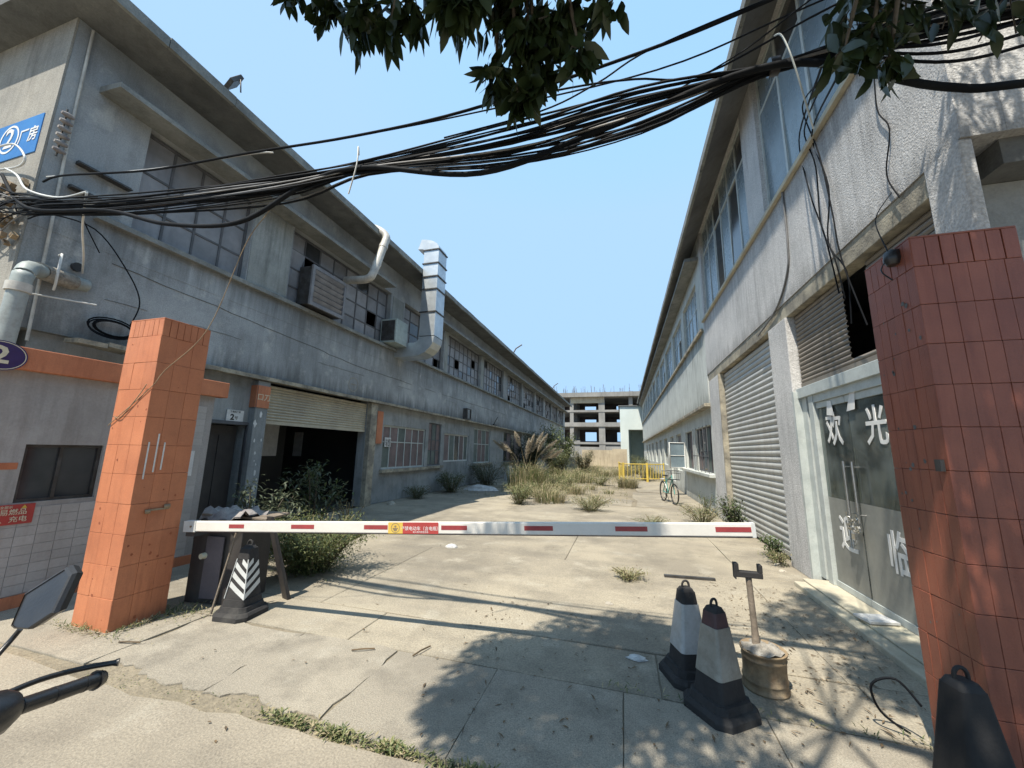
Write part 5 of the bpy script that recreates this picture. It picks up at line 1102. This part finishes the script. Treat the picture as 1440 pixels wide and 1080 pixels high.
shrub('weed', 'small flat weed on the yard near the dark bar', (0.03, 5.5, 0), 24, 0.13, 0.24, 26, 0.03, 0.01, ['leaf_olive', 'grass_dry'], 20)
shrub('weed', 'rubbishy weed tuft at the pilaster foot between shutters', (2.18, 6.95, 0), 12, 0.20, 0.25, 30, 0.035, 0.012, ['leaf_olive', 'grass_dry', 'leaf_green'], 21)
shrub('weed', 'green clump at the left edge of the dry grass', (-3.15, 11.8, 0), 26, 0.6, 0.55, 50, 0.05, 0.018, ['leaf_green', 'leaf_olive'], 22)
shrub('weed', 'thin strip of weeds before the bicycle', (0.6, 9.8, 0), 22, 0.16, 0.65, 26, 0.035, 0.012, ['leaf_olive', 'leaf_green'], 23)
shrub('wild_bush', 'dark shrubby thicket against the left wall under the ledge', (-6.3, 17.6, 0), 34, 1.05, 1.1, 60, 0.09, 0.03, ['leaf_grey'], 24, 'bush')
shrub('wild_bush', 'dark weeds along the left wall before the sack', (-6.45, 14.0, 0), 34, 0.75, 0.8, 55, 0.07, 0.025, ['leaf_grey', 'leaf_green'], 25, 'bush')
shrub('wild_bush', 'low weeds at the left wall below the red boarded window', (-6.65, 11.7, 0), 26, 0.4, 0.55, 40, 0.05, 0.018, ['leaf_grey', 'leaf_green'], 26, 'bush')
shrub('small_tree', 'bright green young tree at the far left end of the yard', (-4.9, 30, 0), 14, 3.5, 1.5, 120, 0.22, 0.10, ['leaf_green', 'leaf_green', 'leaf_olive'], 27, 'tree', stem='bark', bottom=.3)
shrub('wild_bush', 'dark thicket left of the bright young tree', (-6.0, 24.5, 0), 28, 2.6, 1.3, 140, 0.15, 0.06, ['leaf_grey', 'leaf_dark'], 28, 'bush', stem='bark')
shrub('wild_bush', 'grey brown thicket below the bright young tree', (-4.3, 26, 0), 26, 1.9, 1.3, 140, 0.13, 0.045, ['leaf_grey', 'leaf_olive'], 29, 'bush', stem='bark')
shrub('wild_bush', 'tangled dull thicket before the cream far wall', (-3.2, 33, 0), 22, 1.7, 1.0, 100, 0.15, 0.05, ['leaf_grey', 'grass_dry'], 30, 'bush', stem='bark')
shrub('weed', 'climbing weeds on the far corner by the white shed', (1.4, 40, 0), 26, 1.4, 1.1, 60, 0.12, 0.04, ['leaf_grey', 'leaf_olive'], 31)
shrub('weed', 'yellowish bushy weed inside the yellow railing', (1.2, 25.3, 0), 24, 0.95, 0.6, 70, 0.08, 0.03, ['leaf_olive', 'grass_dry'], 32)
shrub('weed', 'dry spindly weed standing before the garage sapling', (-4.6, 5.2, 0), 8, 0.6, 0.3, 20, 0.05, 0.014, ['grass_dry', 'leaf_olive'], 33)
grassthing('pampas_grass', 'tall reed grass with silvery plumes leaning right', (-4.1, 16.6, 0), 420, 0.8, 1.5, 0.022, .45, .7, 40, 'reed grass', plumes=[(-1.5, 2.1, .75), (-1.15, 2.0, .7), (-0.5, 2.45, .7), (0.1, 2.15, .9), (0.35, 2.35, .9), (0.7, 2.45, 1.0), (0.95, 2.35, .9), (1.3, 2.1, .9), (1.25, 1.75, .8), (1.6, 1.7, .7)])
G = 'dry grass tussocks in the yard'
gl_ = [(-2.35, 12.6, 330, .62, .85, .9, 'golden dry tussock nearest the barrier'), (-2.9, 14.3, 330, .8, 1.0, .8, 'dry tussock just behind the green clump'), (-1.95, 15.6, 220, .6, .7, .85, 'dry tussock right of the plumed reeds'), (-3.1, 18.5, 380, 1.0, 1.2, .6, 'broad tussock behind the plumed reeds'),
       (-2.2, 21.5, 330, 1.0, 1.1, .75, 'broad tussock in the middle distance'), (-3.6, 24.5, 330, 1.2, 1.3, .6, 'tussock below the dark thicket'), (-1.5, 28, 330, 1.2, 1.0, .8, 'wide dry tussock far back centre'), (0.15, 19.5, 330, .55, 1.05, .95, 'upright straw tussock before the yellow railing'),
       (-0.1, 30, 300, 1.0, 1.1, .9, 'dry tussock behind the yellow railing'), (-2.8, 34, 300, 1.4, 1.2, .8, 'dry tussock before the cream wall'), (0.6, 36, 300, 1.0, 1.1, .8, 'dry tussock before the white shed'), (-4.8, 20.5, 300, .9, 1.2, .5, 'tussock close to the left wall weeds'),
       (-0.9, 12.6, 90, .25, .75, .9, 'wispy dry stalks over the low green weed'), (-1.4, 17.6, 70, .3, .4, .8, 'small dark tuft on bare yard'), (-0.6, 16.2, 60, .25, .35, .6, 'tiny tuft right of centre in the yard'), (2.1, 28.0, 200, .6, 1.0, .7, 'dry tuft against the far workshop wall')]
for i, (x, yy, n_, r_, h_, dr, lb) in enumerate(gl_): grassthing('dry_grass', lb, (x, yy, 0), int(n_ * 1.0), r_ * .8, h_ * .66, 0.010 + yy * 0.0004, dr * .8, .95, 60 + i, group=G)
for i, (x, yy, h_, r_, lb) in enumerate(((-3.4, 13.2, .5, .6, 'olive weed mound behind the green clump'), (-2.5, 17.0, .55, .7, 'olive weed mound among the dry tussocks'), (-1.2, 20.5, .45, .6, 'low olive weed in the middle of the far yard'), (-4.6, 18.6, .8, .8, 'olive weed mound beside the plumed reeds'), (-2.6, 24.5, .7, .9, 'broad olive weeds before the dark thicket'), (0.9, 33, .8, .9, 'olive weeds before the white shed'))):
    shrub('weed', lb, (x, yy, 0), 22, h_, r_, 40, 0.05 + yy * .001, 0.018 + yy * .0005, ['leaf_olive', 'leaf_green', 'grass_dry'], 90 + i)
# ground cover: grass on the far yard floor, weeds in the broken road edge, litter
R0 = random.Random(5); q = MB()
for _ in range(9000):
    yy = 13 + (R0.random() ** 1.3) * 34; x = R0.uniform(-6.6, 2.2)
    if x > 0.1 and yy < 25: continue
    if yy < 22 and R0.random() < .5: continue
    if R0.random() < 0.35 and yy < 18: continue
    h = R0.uniform(.03, .11) * (1 + yy / 40); a = R0.uniform(0, 6.28); s = Vector((math.cos(a), math.sin(a), 0)) * .012; p = Vector((x, yy, -.03)); t = p + Vector((R0.gauss(0, .05), R0.gauss(0, .05), h))
    q.add([p - s, p + s, t], [(0, 1, 2)], 0 if R0.random() < .72 else 1)
tag(mk('yard_grass', q, ['grass_dry', 'grass_green'], loc=(0, 0, 0)), 'thin dry grass over the far end of the yard', 'grass', kind='stuff')
q = MB(); c_ = [(-3.7, 2.02), (-3.2, 2.06), (-2.6, 2.10), (-2.15, 2.12), (-1.7, 2.11), (-1.3, 2.11), (-0.9, 2.10), (-.5, 2.10), (0.3, 2.1)]
for _ in range(1900):
    x = R0.choice((R0.uniform(-3.7, 0.2), R0.uniform(-2.2, -0.9), R0.gauss(-1.95, .08), R0.gauss(-1.6, .07), R0.gauss(-1.25, .06), R0.gauss(-.75, .08)))
    for (a0, b0), (a1, b1) in zip(c_, c_[1:]):
        if a0 <= x <= a1: yy = b0 + (b1 - b0) * (x - a0) / (a1 - a0)
    yy += R0.gauss(0, .018) if x > -2.2 else R0.gauss(.03, .05); big = 1 if -2.2 < x < -.6 else .55
    p = Vector((x, yy, -.02)); d = Vector((R0.gauss(0, 1), R0.gauss(0, 1), R0.uniform(.1, 1.2))); leaf6(q, p + Vector((0, 0, R0.uniform(0, .04) * big)), d, Vector((0, 0, 1)), R0.uniform(.015, .045) * big, R0.uniform(.006, .016) * big, R0.choice((0, 0, 1, 2)), .5)
tag(mk('crack_weeds', q, ['leaf_olive', 'leaf_green', 'grass_dry'], loc=(0, 0, 0)), 'small weeds growing in the broken edge of the road', 'weeds', kind='stuff')
q = MB()
for _ in range(900):
    k = R0.random()
    if k < .35: x, yy = R0.gauss(-4.15, .16), R0.gauss(3.0, .10)
    elif k < .55: x, yy = -4.5 + R0.gauss(0, .25), 2.46 - abs(R0.gauss(0, .03))
    elif k < .8: x, yy = -4.22 + abs(R0.gauss(0, .03)), R0.uniform(2.5, 3.0)
    else: x, yy = R0.uniform(-.2, 2.2), 3.03 + R0.gauss(0, .02)
    leaf6(q, Vector((x, yy, R0.uniform(0, .03))), Vector((R0.gauss(0, 1), R0.gauss(0, 1), R0.uniform(.2, 1.6))), Vector((0, 0, 1)), R0.uniform(.02, .06), .008, R0.choice((0, 1, 2)), .4)
tag(mk('pillar_weeds', q, ['leaf_olive', 'grass_dry', 'leaf_green'], loc=(0, 0, 0)), 'thin weeds round the pillar and cabinet feet', 'weeds', kind='stuff')
q = MB()
for _ in range(900):
    k = R0.random()
    if k < .55: x, yy = R0.uniform(0.9, 2.1), R0.uniform(3.2, 5.8)
    elif k < .8: x, yy = R0.uniform(-1.5, 1.6), R0.uniform(2.2, 4.4)
    else: x, yy = R0.uniform(-6, 2.2), R0.uniform(1.6, 11)
    leaf6(q, Vector((x, yy, R0.uniform(.006, .012))), Vector((R0.gauss(0, 1), R0.gauss(0, 1), R0.uniform(0, .2))), Vector((0, 0, 1)), R0.choice((.015, .02, .025, .03, .05, .075)), R0.uniform(.006, .018), 0, .2)
tag(mk('leaf_litter', q, 'deadleaf', loc=(0, 0, 0)), 'dead leaves scattered on the concrete', 'leaf litter', kind='stuff')
q = MB()
for _ in range(260):
    x = R0.uniform(-3.7, -1.9) if R0.random() < .8 else R0.uniform(-1.9, .5); yy = 2.12 + R0.gauss(0, .05); s_ = R0.uniform(.005, .016)
    q.obox((x, yy, -.02 + s_ * .3), (s_, s_ * R0.uniform(.5, 1), s_ * .6), Matrix.Rotation(R0.uniform(0, 3), 3, 'Z') @ Matrix.Rotation(R0.uniform(-.5, .5), 3, 'X'))
tag(mk('rubble', q, 'soil', loc=(0, 0, 0)), 'crumbled concrete bits in the broken road edge', 'rubble', kind='stuff')

# ---------------------------------------------------------------- overhanging tree
TR = thing('street_tree', 'dark leaved tree hanging over the street from above', 'tree', (2.7, -1.6, 0))
q = MB(); q.tube(spline([(2.7, -1.6, -0.1), (2.6, -1.5, 1.4), (2.5, -1.2, 2.8), (2.2, -0.7, 4.1)], 5), [0.20 - 0.006 * k for k in range(16)], 12); mk('trunk', q, 'bark', TR)
clusters = [  # centre, radii, leaves, visible
    ((-1.720, 1.30, 4.120), (0.070, 0.070, 0.050), 26, 1),
    ((-1.400, 1.30, 3.910), (0.130, 0.100, 0.100), 100, 1),
    ((-1.190, 1.30, 3.750), (0.130, 0.090, 0.130), 120, 1),
    ((-0.950, 1.32, 3.750), (0.100, 0.080, 0.100), 80, 1),
    ((-1.050, 1.30, 3.590), (0.050, 0.050, 0.060), 24, 1),
    ((-0.690, 1.25, 3.580), (0.090, 0.070, 0.070), 60, 1),
    ((-0.610, 1.25, 3.590), (0.080, 0.070, 0.060), 40, 1),
    ((-0.500, 1.50, 3.870), (0.100, 0.100, 0.120), 80, 1),
    ((-0.390, 1.52, 3.680), (0.150, 0.110, 0.150), 200, 1),
    ((-0.220, 1.50, 3.640), (0.120, 0.090, 0.110), 130, 1),
    ((-0.590, 1.62, 3.580), (0.080, 0.080, 0.100), 100, 1),
    ((-0.470, 1.62, 3.400), (0.065, 0.060, 0.070), 70, 1),
    ((-0.360, 1.58, 3.530), (0.100, 0.080, 0.110), 120, 1),
    ((-0.140, 1.50, 3.430), (0.050, 0.050, 0.060), 36, 1),
    ((-0.020, 1.45, 3.620), (0.080, 0.070, 0.050), 40, 1),
    ((1.180, 1.95, 3.770), (0.150, 0.110, 0.160), 112, 1),
    ((1.210, 1.95, 3.580), (0.120, 0.090, 0.100), 67, 1),
    ((1.090, 1.93, 3.540), (0.070, 0.060, 0.060), 27, 1),
    ((1.270, 1.95, 3.450), (0.070, 0.050, 0.080), 30, 1),
    ((1.370, 1.95, 3.740), (0.160, 0.100, 0.110), 36, 1),
    ((1.560, 1.95, 3.720), (0.180, 0.120, 0.120), 36, 1),
    ((1.740, 1.95, 3.650), (0.160, 0.120, 0.120), 32, 1)]
R0 = random.Random(9)
# canopy above the frame: throws the leaf shade on the ground between pillar and bollards
hid = []
def shade(X, Y, z, r, n): hid.append(((X - 0.18 * z, Y - 0.5 * z, z), (r, r, r * .6), n, 0))
for X, Y, r in ((-1.15, 2.6, .28), (-0.7, 2.25, .30), (-0.1, 3.35, .35), (0.1, 3.9, .30), (-0.9, 2.75, .30), (-0.35, 2.7, .35), (-0.75, 3.35, .30), (-0.55, 3.70, .40), (-0.05, 3.65, .42), (-1.05, 3.05, .36), (-0.55, 3.0, .45), (0.0, 2.95, .45), (0.45, 2.45, .45), (-0.95, 2.5, .32), (-0.4, 2.4, .42), (1.5, 2.2, .5), (0.35, 1.9, .42), (1.2, 1.6, .6), (-0.3, 1.7, .40), (-0.1, 4.15, .28), (0.35, 3.2, .3),
                 (1.75, 4.9, .42), (2.0, 4.25, .38), (1.35, 4.6, .25), (2.2, 3.4, .45), (1.8, 2.6, .5), (2.5, 2.6, .5), (2.15, 3.0, .45), (3.2, 3.4, .7), (3.6, 4.6, .7), (2.2, 1.2, .7), (0.9, 0.7, .7), (2.8, 0.5, .8), (1.7, -0.2, .8), (-0.4, 1.0, .4), (1.9, 5.5, .22), (2.3, 2.9, .5), (2.6, 3.3, .5), (2.1, 2.2, .5), (2.9, 3.9, .5)):
    z = (4.75 if Y < 3.3 else 5.4 if Y < 4.0 else 6.6) + rnd.uniform(-.2, .3)
    shade(X, Y, z, r * (1.0 if Y < 4 else 1.15), int(1900 * r))
for p in ((1.9, 2.1, 5.6), (2.6, 1.9, 5.4), (2.9, 1.2, 5.2), (2.4, 1.2, 6.0), (3.2, 2.4, 6.2), (3.6, 1.6, 5.6)): hid.append((p, (.6, .5, .4), 900, 0))
for c, rad, n_, v in list(clusters):
    for k_ in ((0.55, 0.95) if c[1] < 1.8 else (1.25,)): hid.append(((c[0] - .20 * k_, c[1] - .5 * k_, c[2] + k_), (.34, .30, .20), 340, 0))  # unseen leaf clusters added up-sun to shade the visible hanging leaves
br = MB(); big = MB(); vis = []
hub = [Vector((2.2, -0.7, 4.1)), Vector((1.2, 0.3, 4.7)), Vector((0.2, 0.6, 4.9)), Vector((2.2, 1.0, 4.9)), Vector((-0.4, 0.9, 4.6)), Vector((1.3, 1.3, 4.6))]
for a, b, r in ((0, 1, .09), (1, 2, .06), (0, 3, .08), (2, 4, .04), (1, 5, .05)): br.tube(spline([hub[a], hub[a].lerp(hub[b], .5) + Vector((0, 0, .15)), hub[b]], 4), [r] * 4 + [r * .8] * 4 + [r * .6], 7)
for c, rad, n_, v in clusters + hid:
    c = Vector(c); h = min(hub, key=lambda k: (k - c).length); br.tube(spline([h, h.lerp(c, .6) + Vector((0, 0, .08)), c], 3), [0.016] * 3 + [.010] * 3 + [.004], 5)
    if v:
        for k in range(4): e = c + Vector((R0.uniform(-1, 1) * rad[0], R0.uniform(-1, 1) * rad[1], R0.uniform(-.8, .3) * rad[2])); br.tube([c + Vector((0, 0, rad[2] * .5)), e], .003, 4)
    for k in range(n_):
        u = Vector((R0.gauss(0, .5), R0.gauss(0, .5), R0.gauss(0, .5)))
        if u.length > 1: u.normalize()
        p = c + Vector((u.x * rad[0], u.y * rad[1], u.z * rad[2])); d = Vector((R0.gauss(0, .55), R0.gauss(0, .55), R0.gauss(-1.15, .35)))
        if v and k % 5 < 3: vis.append((p, d, R0.uniform(.105, .165), R0.uniform(.036, .055)))
        elif v: continue
        else: leaf6(big, p, d, Vector((0.3, 0.2, 1)), R0.uniform(.10, .18), R0.uniform(.035, .055), 0, .4)
mk('branches', br, 'bark', TR)
src = None; w0 = wpos(TR); rest = MB(); prof = [(0, 0.0), (.12, .5), (.35, 1.0), (.62, .85), (.85, .4), (1.0, 0.0)]
order = sorted(range(len(vis)), key=lambda i: vis[i][0].z)[:300]; os_ = set(order)
for i, (p, d, L, W) in enumerate(vis):
    if i in os_:
        if src is None:
            q = MB(); N_ = 5; pts = []
            prof = [(0, 0.0), (.12, .5), (.35, 1.0), (.62, .85), (.85, .4), (1.0, 0.0)]
            vs = []; fs = []
            for t, wv in prof: 
                zc = -0.12 * t * t; vs += [(-wv * .5 * .36, t, zc + .05 * wv * .28), (0, t, zc), (wv * .5 * .36, t, zc + .05 * wv * .28)]
            for k in range(len(prof) - 1): fs += [(3 * k, 3 * k + 1, 3 * k + 4, 3 * k + 3), (3 * k + 1, 3 * k + 2, 3 * k + 5, 3 * k + 4)]
            q.add(vs, fs, 0, True); src = mk('leaf', q, 'leaf_dark', TR, local=True); o = src
        else: o = src.copy(); col.objects.link(o); o.parent = TR
        o.location = p - w0; o.rotation_euler = (d.to_track_quat('Y', 'Z') @ __import__('mathutils').Quaternion((0, 1, 0), R0.uniform(0, 6.28))).to_euler(); o.scale = (L * R0.uniform(.85, 1.2), L, L)
    else:
        dn = d.normalized(); sv = dn.cross(Vector((R0.gauss(0, 1), R0.gauss(0, 1), R0.gauss(0, 1)))).normalized(); nv = sv.cross(dn); vs = []; fs = []
        for t, wv in prof: c_0 = p + dn * L * t - nv * L * .12 * t * t; vs += [c_0 - sv * wv * W * .5, c_0 + nv * wv * W * -.15, c_0 + sv * wv * W * .5]
        for k in range(len(prof) - 1): fs += [(3 * k, 3 * k + 1, 3 * k + 4, 3 * k + 3), (3 * k + 1, 3 * k + 2, 3 * k + 5, 3 * k + 4)]
        rest.add(vs, fs, 0, True)
rest.add(big.v, big.f); tag(mk('foliage', rest, 'leaf_dark', TR), kind='stuff')

# ---------------------------------------------------------------- overhead cables
def cable(pts, r, label, m='cable', n=5, sub=6, name='cable', group=None, cat='cable'):
    q = MB(); q.tube(spline(pts, sub), r, n); return tag(mk(name, q, m, loc=tuple(Vector(pts[0]))), label, cat, group)
main = [(-6.85, 2.38, 4.40), (-6.2, 2.3, 4.27), (-4.62, 2.3, 4.03), (-2.78, 2.28, 3.84), (-1.91, 2.28, 3.85), (-0.71, 2.27, 3.82), (0.17, 2.25, 3.86), (0.93, 2.25, 3.88), (1.67, 2.2, 3.87), (2.6, 2.2, 3.86), (4.5, 2.2, 3.9)]
CG = 'thin black cables of the main overhead bundle'
BL = 'thin black cable in the sagging bundle spanning both buildings'
for k in range(30):
    o1, o2 = R0.uniform(-.045, .045), R0.uniform(-.075, .07); ph = R0.uniform(0, 6.28); sag = R0.uniform(-.20, .05)
    pts = []
    for i, p in enumerate(main):
        tie = 0.35 if i in (4, 7) else 1.0; f = 1.0 if i < 7 else 0.7
        sg = sag * (1.0 if i in (5, 6) else 0.35) if i < 7 else 0
        pts.append((p[0], p[1] + (o1 + .02 * math.sin(i * 1.3 + ph)) * tie, p[2] + (o2 * f + .02 * math.cos(i * 1.7 + ph)) * tie + sg))
    cable(pts, R0.choice((.0045, .0055, .007, .008)), BL, 'cable' if k % 9 else 'cable_grey', group=CG, n=4, sub=5)
cable([(-7.4, 2.30, 4.9), (-6.5, 2.25, 4.25), (-5.03, 2.25, 3.96), (-4.1, 2.25, 3.66), (-3.17, 2.25, 3.53), (-2.46, 2.25, 3.78), (-1.9, 2.25, 3.80), (-0.92, 2.25, 3.55), (-0.06, 2.25, 3.70), (0.93, 2.2, 3.84), (1.62, 2.2, 3.49), (2.01, 2.2, 3.41), (3.4, 2.2, 3.3)], 0.019, 'thickest black cable looping below the bundle on both sides', n=8, sub=8)
cable([(-6.6, 2.35, 4.68), (-6.08, 2.3, 4.62), (-4.6, 2.3, 4.38), (-3.26, 2.3, 4.28), (-2.1, 2.3, 4.18), (-1.05, 2.3, 4.16), (0.19, 2.3, 4.28), (1.0, 2.3, 4.43), (2.6, 2.3, 4.8)], 0.012, 'single cable strung above the main bundle', n=6)
cable([(-6.5, 2.33, 4.71), (-4.7, 2.33, 4.43), (-3.3, 2.33, 4.30), (-3.0, 2.33, 4.25)], 0.007, 'pale thin cable lashed to the upper left cable', 'white')
cable([(-2.1, 2.31, 4.185), (-1.1, 2.36, 4.19), (0.3, 2.4, 4.22), (1.2, 2.4, 4.42), (2.6, 2.4, 4.75)], 0.006, 'thin wire running just above the upper cable')
cable([(-1.2, 2.2, 3.86), (-0.5, 2.3, 4.0), (-0.1, 2.3, 4.12), (0.3, 2.3, 4.3), (1.3, 2.3, 4.5)], 0.006, 'thin wire climbing from the bundle to the upper cable')
cable([(-.85, 2.3, 4.17), (-.2, 2.3, 4.13), (0.15, 2.3, 4.08), (.6, 2.4, 4.1), (1.35, 2.4, 4.38), (2.2, 2.4, 4.6)], 0.007, 'slack wire sagging under the upper cable on the right')
cable([(0.35, 2.3, 3.90), (0.8, 2.3, 4.1), (1.3, 2.3, 4.42), (1.9, 2.3, 4.7)], 0.005, 'thin wire rising steeply over the workshop windows')
for k in range(7):
    z = 3.98 - k * 0.06
    cable([(0.93, 2.25, 3.88), (1.3, 2.22, 3.86 + .02 * (3 - k)), (1.7, 2.2, z), (2.2, 2.2, z + .04 + R0.uniform(-.03, .03)), (3.5, 2.2, z + .1)], R0.choice((.006, .008, .011)), ('topmost', 'second from top', 'third from top', 'middle', 'third from bottom', 'second from bottom', 'lowest')[k] + ' black cable fanning out of the bundle towards the right edge', group='cables fanning out on the right')
# left tangle
for k in range(18):
    a = Vector((-6.75 + R0.uniform(-.2, .1), 2.32 + R0.uniform(-.08, .04), 4.35 + R0.uniform(-.1, .12))); e = Vector((-8.2 - R0.uniform(0, .6), 2.30 + R0.uniform(-.1, .08), R0.uniform(4.4, 5.5)))
    m1 = a.lerp(e, .35) + Vector((R0.uniform(-.2, .2), R0.uniform(-.12, .05), R0.uniform(-.5, .15))); m2 = a.lerp(e, .7) + Vector((R0.uniform(-.2, .2), R0.uniform(-.1, .05), R0.uniform(-.45, .2)))
    cable([(-5.6, 2.3, 4.16 + R0.uniform(-.03, .03)), a, m1, m2, e], R0.choice((.006, .008, .012)), 'black cable in the tangle at the left gable', 'cable' if k % 5 else 'cable_grey', group='tangled cables on the left gable')
for k, (pts, lb) in enumerate((([(-7.9, 2.3, 5.35), (-7.2, 2.25, 5.25), (-6.85, 2.25, 5.0), (-7.0, 2.28, 4.92), (-7.6, 2.3, 5.0)], 'pale cable looped round the corner conduit'), ([(-7.3, 2.28, 4.95), (-6.9, 2.25, 4.75), (-6.6, 2.25, 4.5), (-6.0, 2.27, 4.30), (-5.5, 2.27, 4.28)], 'cream cable curving down into the bundle'), ([(-5.5, 2.27, 4.27), (-5.75, 2.4, 4.0), (-6.3, 2.7, 3.85), (-6.95, 3.0, 3.86)], 'white cable dropping from the bundle to the wall hole'))):
    cable(pts, .012, lb, 'white', n=6)
q = MB(); q.tube([(-6.99, 2.95, 3.92), (-6.95, 2.95, 3.92)], 0.06, 14); tag(mk('wall_hole', q, 'blackgloss', loc=(-6.99, 2.95, 3.9)), 'round dark sleeve in the wall beside the drain elbow', 'pipe sleeve')
q = MB()
for k in range(24):
    c = Vector((-7.3 + R0.uniform(-.35, .3), 2.36 + R0.uniform(-.05, .03), 4.35 + R0.uniform(-.45, .45))); q.obox(c, (R0.uniform(.04, .16), .05, R0.uniform(.03, .10)), Matrix.Rotation(R0.uniform(-1, 1), 3, 'Y'))
tag(mk('terminal_clutter', q, 'rust', loc=(-7.3, 2.36, 4.3)), 'rusty clutter of old terminals behind the left cable tangle', 'terminals', kind='stuff')
cable([(-5.6, 2.3, 4.2), (-6.3, 2.6, 4.35), (-6.9, 3.1, 4.2)], .007, 'thin black wire crossing back to the left wall')
cable([(-4.780, 2.470, 1.770), (-4.280, 2.470, 2.130), (-4.130, 2.470, 2.290), (-3.620, 2.440, 2.650), (-3.240, 2.380, 3.390), (-2.970, 2.330, 3.630), (-2.740, 2.300, 3.830)], .0035, 'thin tan wire rising diagonally from the orange pillar to the bundle', 'rust', n=4)
cable([(-4.72, 2.47, 1.86), (-4.62, 2.468, 1.85), (-4.45, 2.467, 2.02), (-4.33, 2.46, 2.16)], .004, 'thin brown wire hanging on the pillar face', 'rust', n=4)
cable([(-2.0, 2.27, 3.95), (-1.97, 2.22, 3.98), (-1.95, 2.2, 3.80), (-2.0, 2.2, 3.55)], .006, 'white tie hanging from the bundle in mid-span', 'white')
cable([(0.92, 2.18, 4.02), (0.94, 2.14, 3.96), (0.98, 2.14, 3.75), (1.08, 2.25, 3.42)], .005, 'white tie cord round the bundle near the workshop', 'frame_alu')
q = MB(); q.tube([(0.90, 2.25, 3.88), (0.95, 2.25, 3.882)], .052, 10); tag(mk('cable_clamp', q, 'blackgloss', loc=(0.93, 2.25, 3.88)), 'black clamp gripping the bundle where it splits', 'clamp')
for k, pts in enumerate(([(1.25, 2.3, 3.9), (2.28, 4.95, 5.6), (2.30, 4.85, 5.0), (2.30, 4.9, 4.3), (2.30, 4.72, 3.75), (2.36, 4.75, 3.3)], [(1.3, 2.3, 3.86), (2.28, 4.8, 5.4), (2.30, 4.65, 4.6), (2.3, 4.8, 4.0), (2.34, 4.62, 3.55), (2.36, 4.7, 3.0)],
                        [(1.2, 2.3, 3.9), (2.28, 5.1, 5.6), (2.30, 5.05, 4.8), (2.30, 4.85, 4.1), (2.36, 4.85, 3.4)], [(1.28, 2.3, 3.88), (2.27, 4.9, 5.9), (2.30, 4.75, 5.1), (2.30, 4.65, 4.3), (2.30, 4.6, 3.7), (2.36, 4.45, 2.9)])):
    cable(pts, .008, 'dark wire dangling down the roughcast band to the shutter hole', group='wires dropping to the shutter hole')
cable([(2.33, 5.85, 5.4), (2.335, 5.88, 4.6), (2.335, 6.0, 4.2), (2.335, 6.5, 3.85), (2.335, 7.4, 3.68)], .014, 'grey hose curving down the roughcast band', 'cable_grey', n=6)
cable([(2.33, 3.75, 5.2), (2.33, 3.80, 4.75), (2.33, 3.70, 4.45), (2.33, 3.82, 4.1), (2.33, 3.72, 3.8)], .006, 'thin wire trailing on the roughcast band near the corner')
cable([(1.53, 2.6, 2.80), (1.9, 3.3, 3.4), (2.33, 3.8, 3.9)], .004, 'thin wire from the red pillar up to the band')
cable([(0.85, 2.15, 0.012), (1.05, 2.08, 0.012), (1.4, 2.12, 0.012), (1.7, 2.2, 0.012)], .007, 'black cable end lying on the shaded pavement')
cable([(1.56, 3.1, 0.02), (1.44, 3.12, 0.10), (1.40, 3.1, 0.25), (1.50, 3.05, 0.32), (1.58, 3.0, 0.22)], .007, 'loop of black cable sticking out at the red pillar foot')
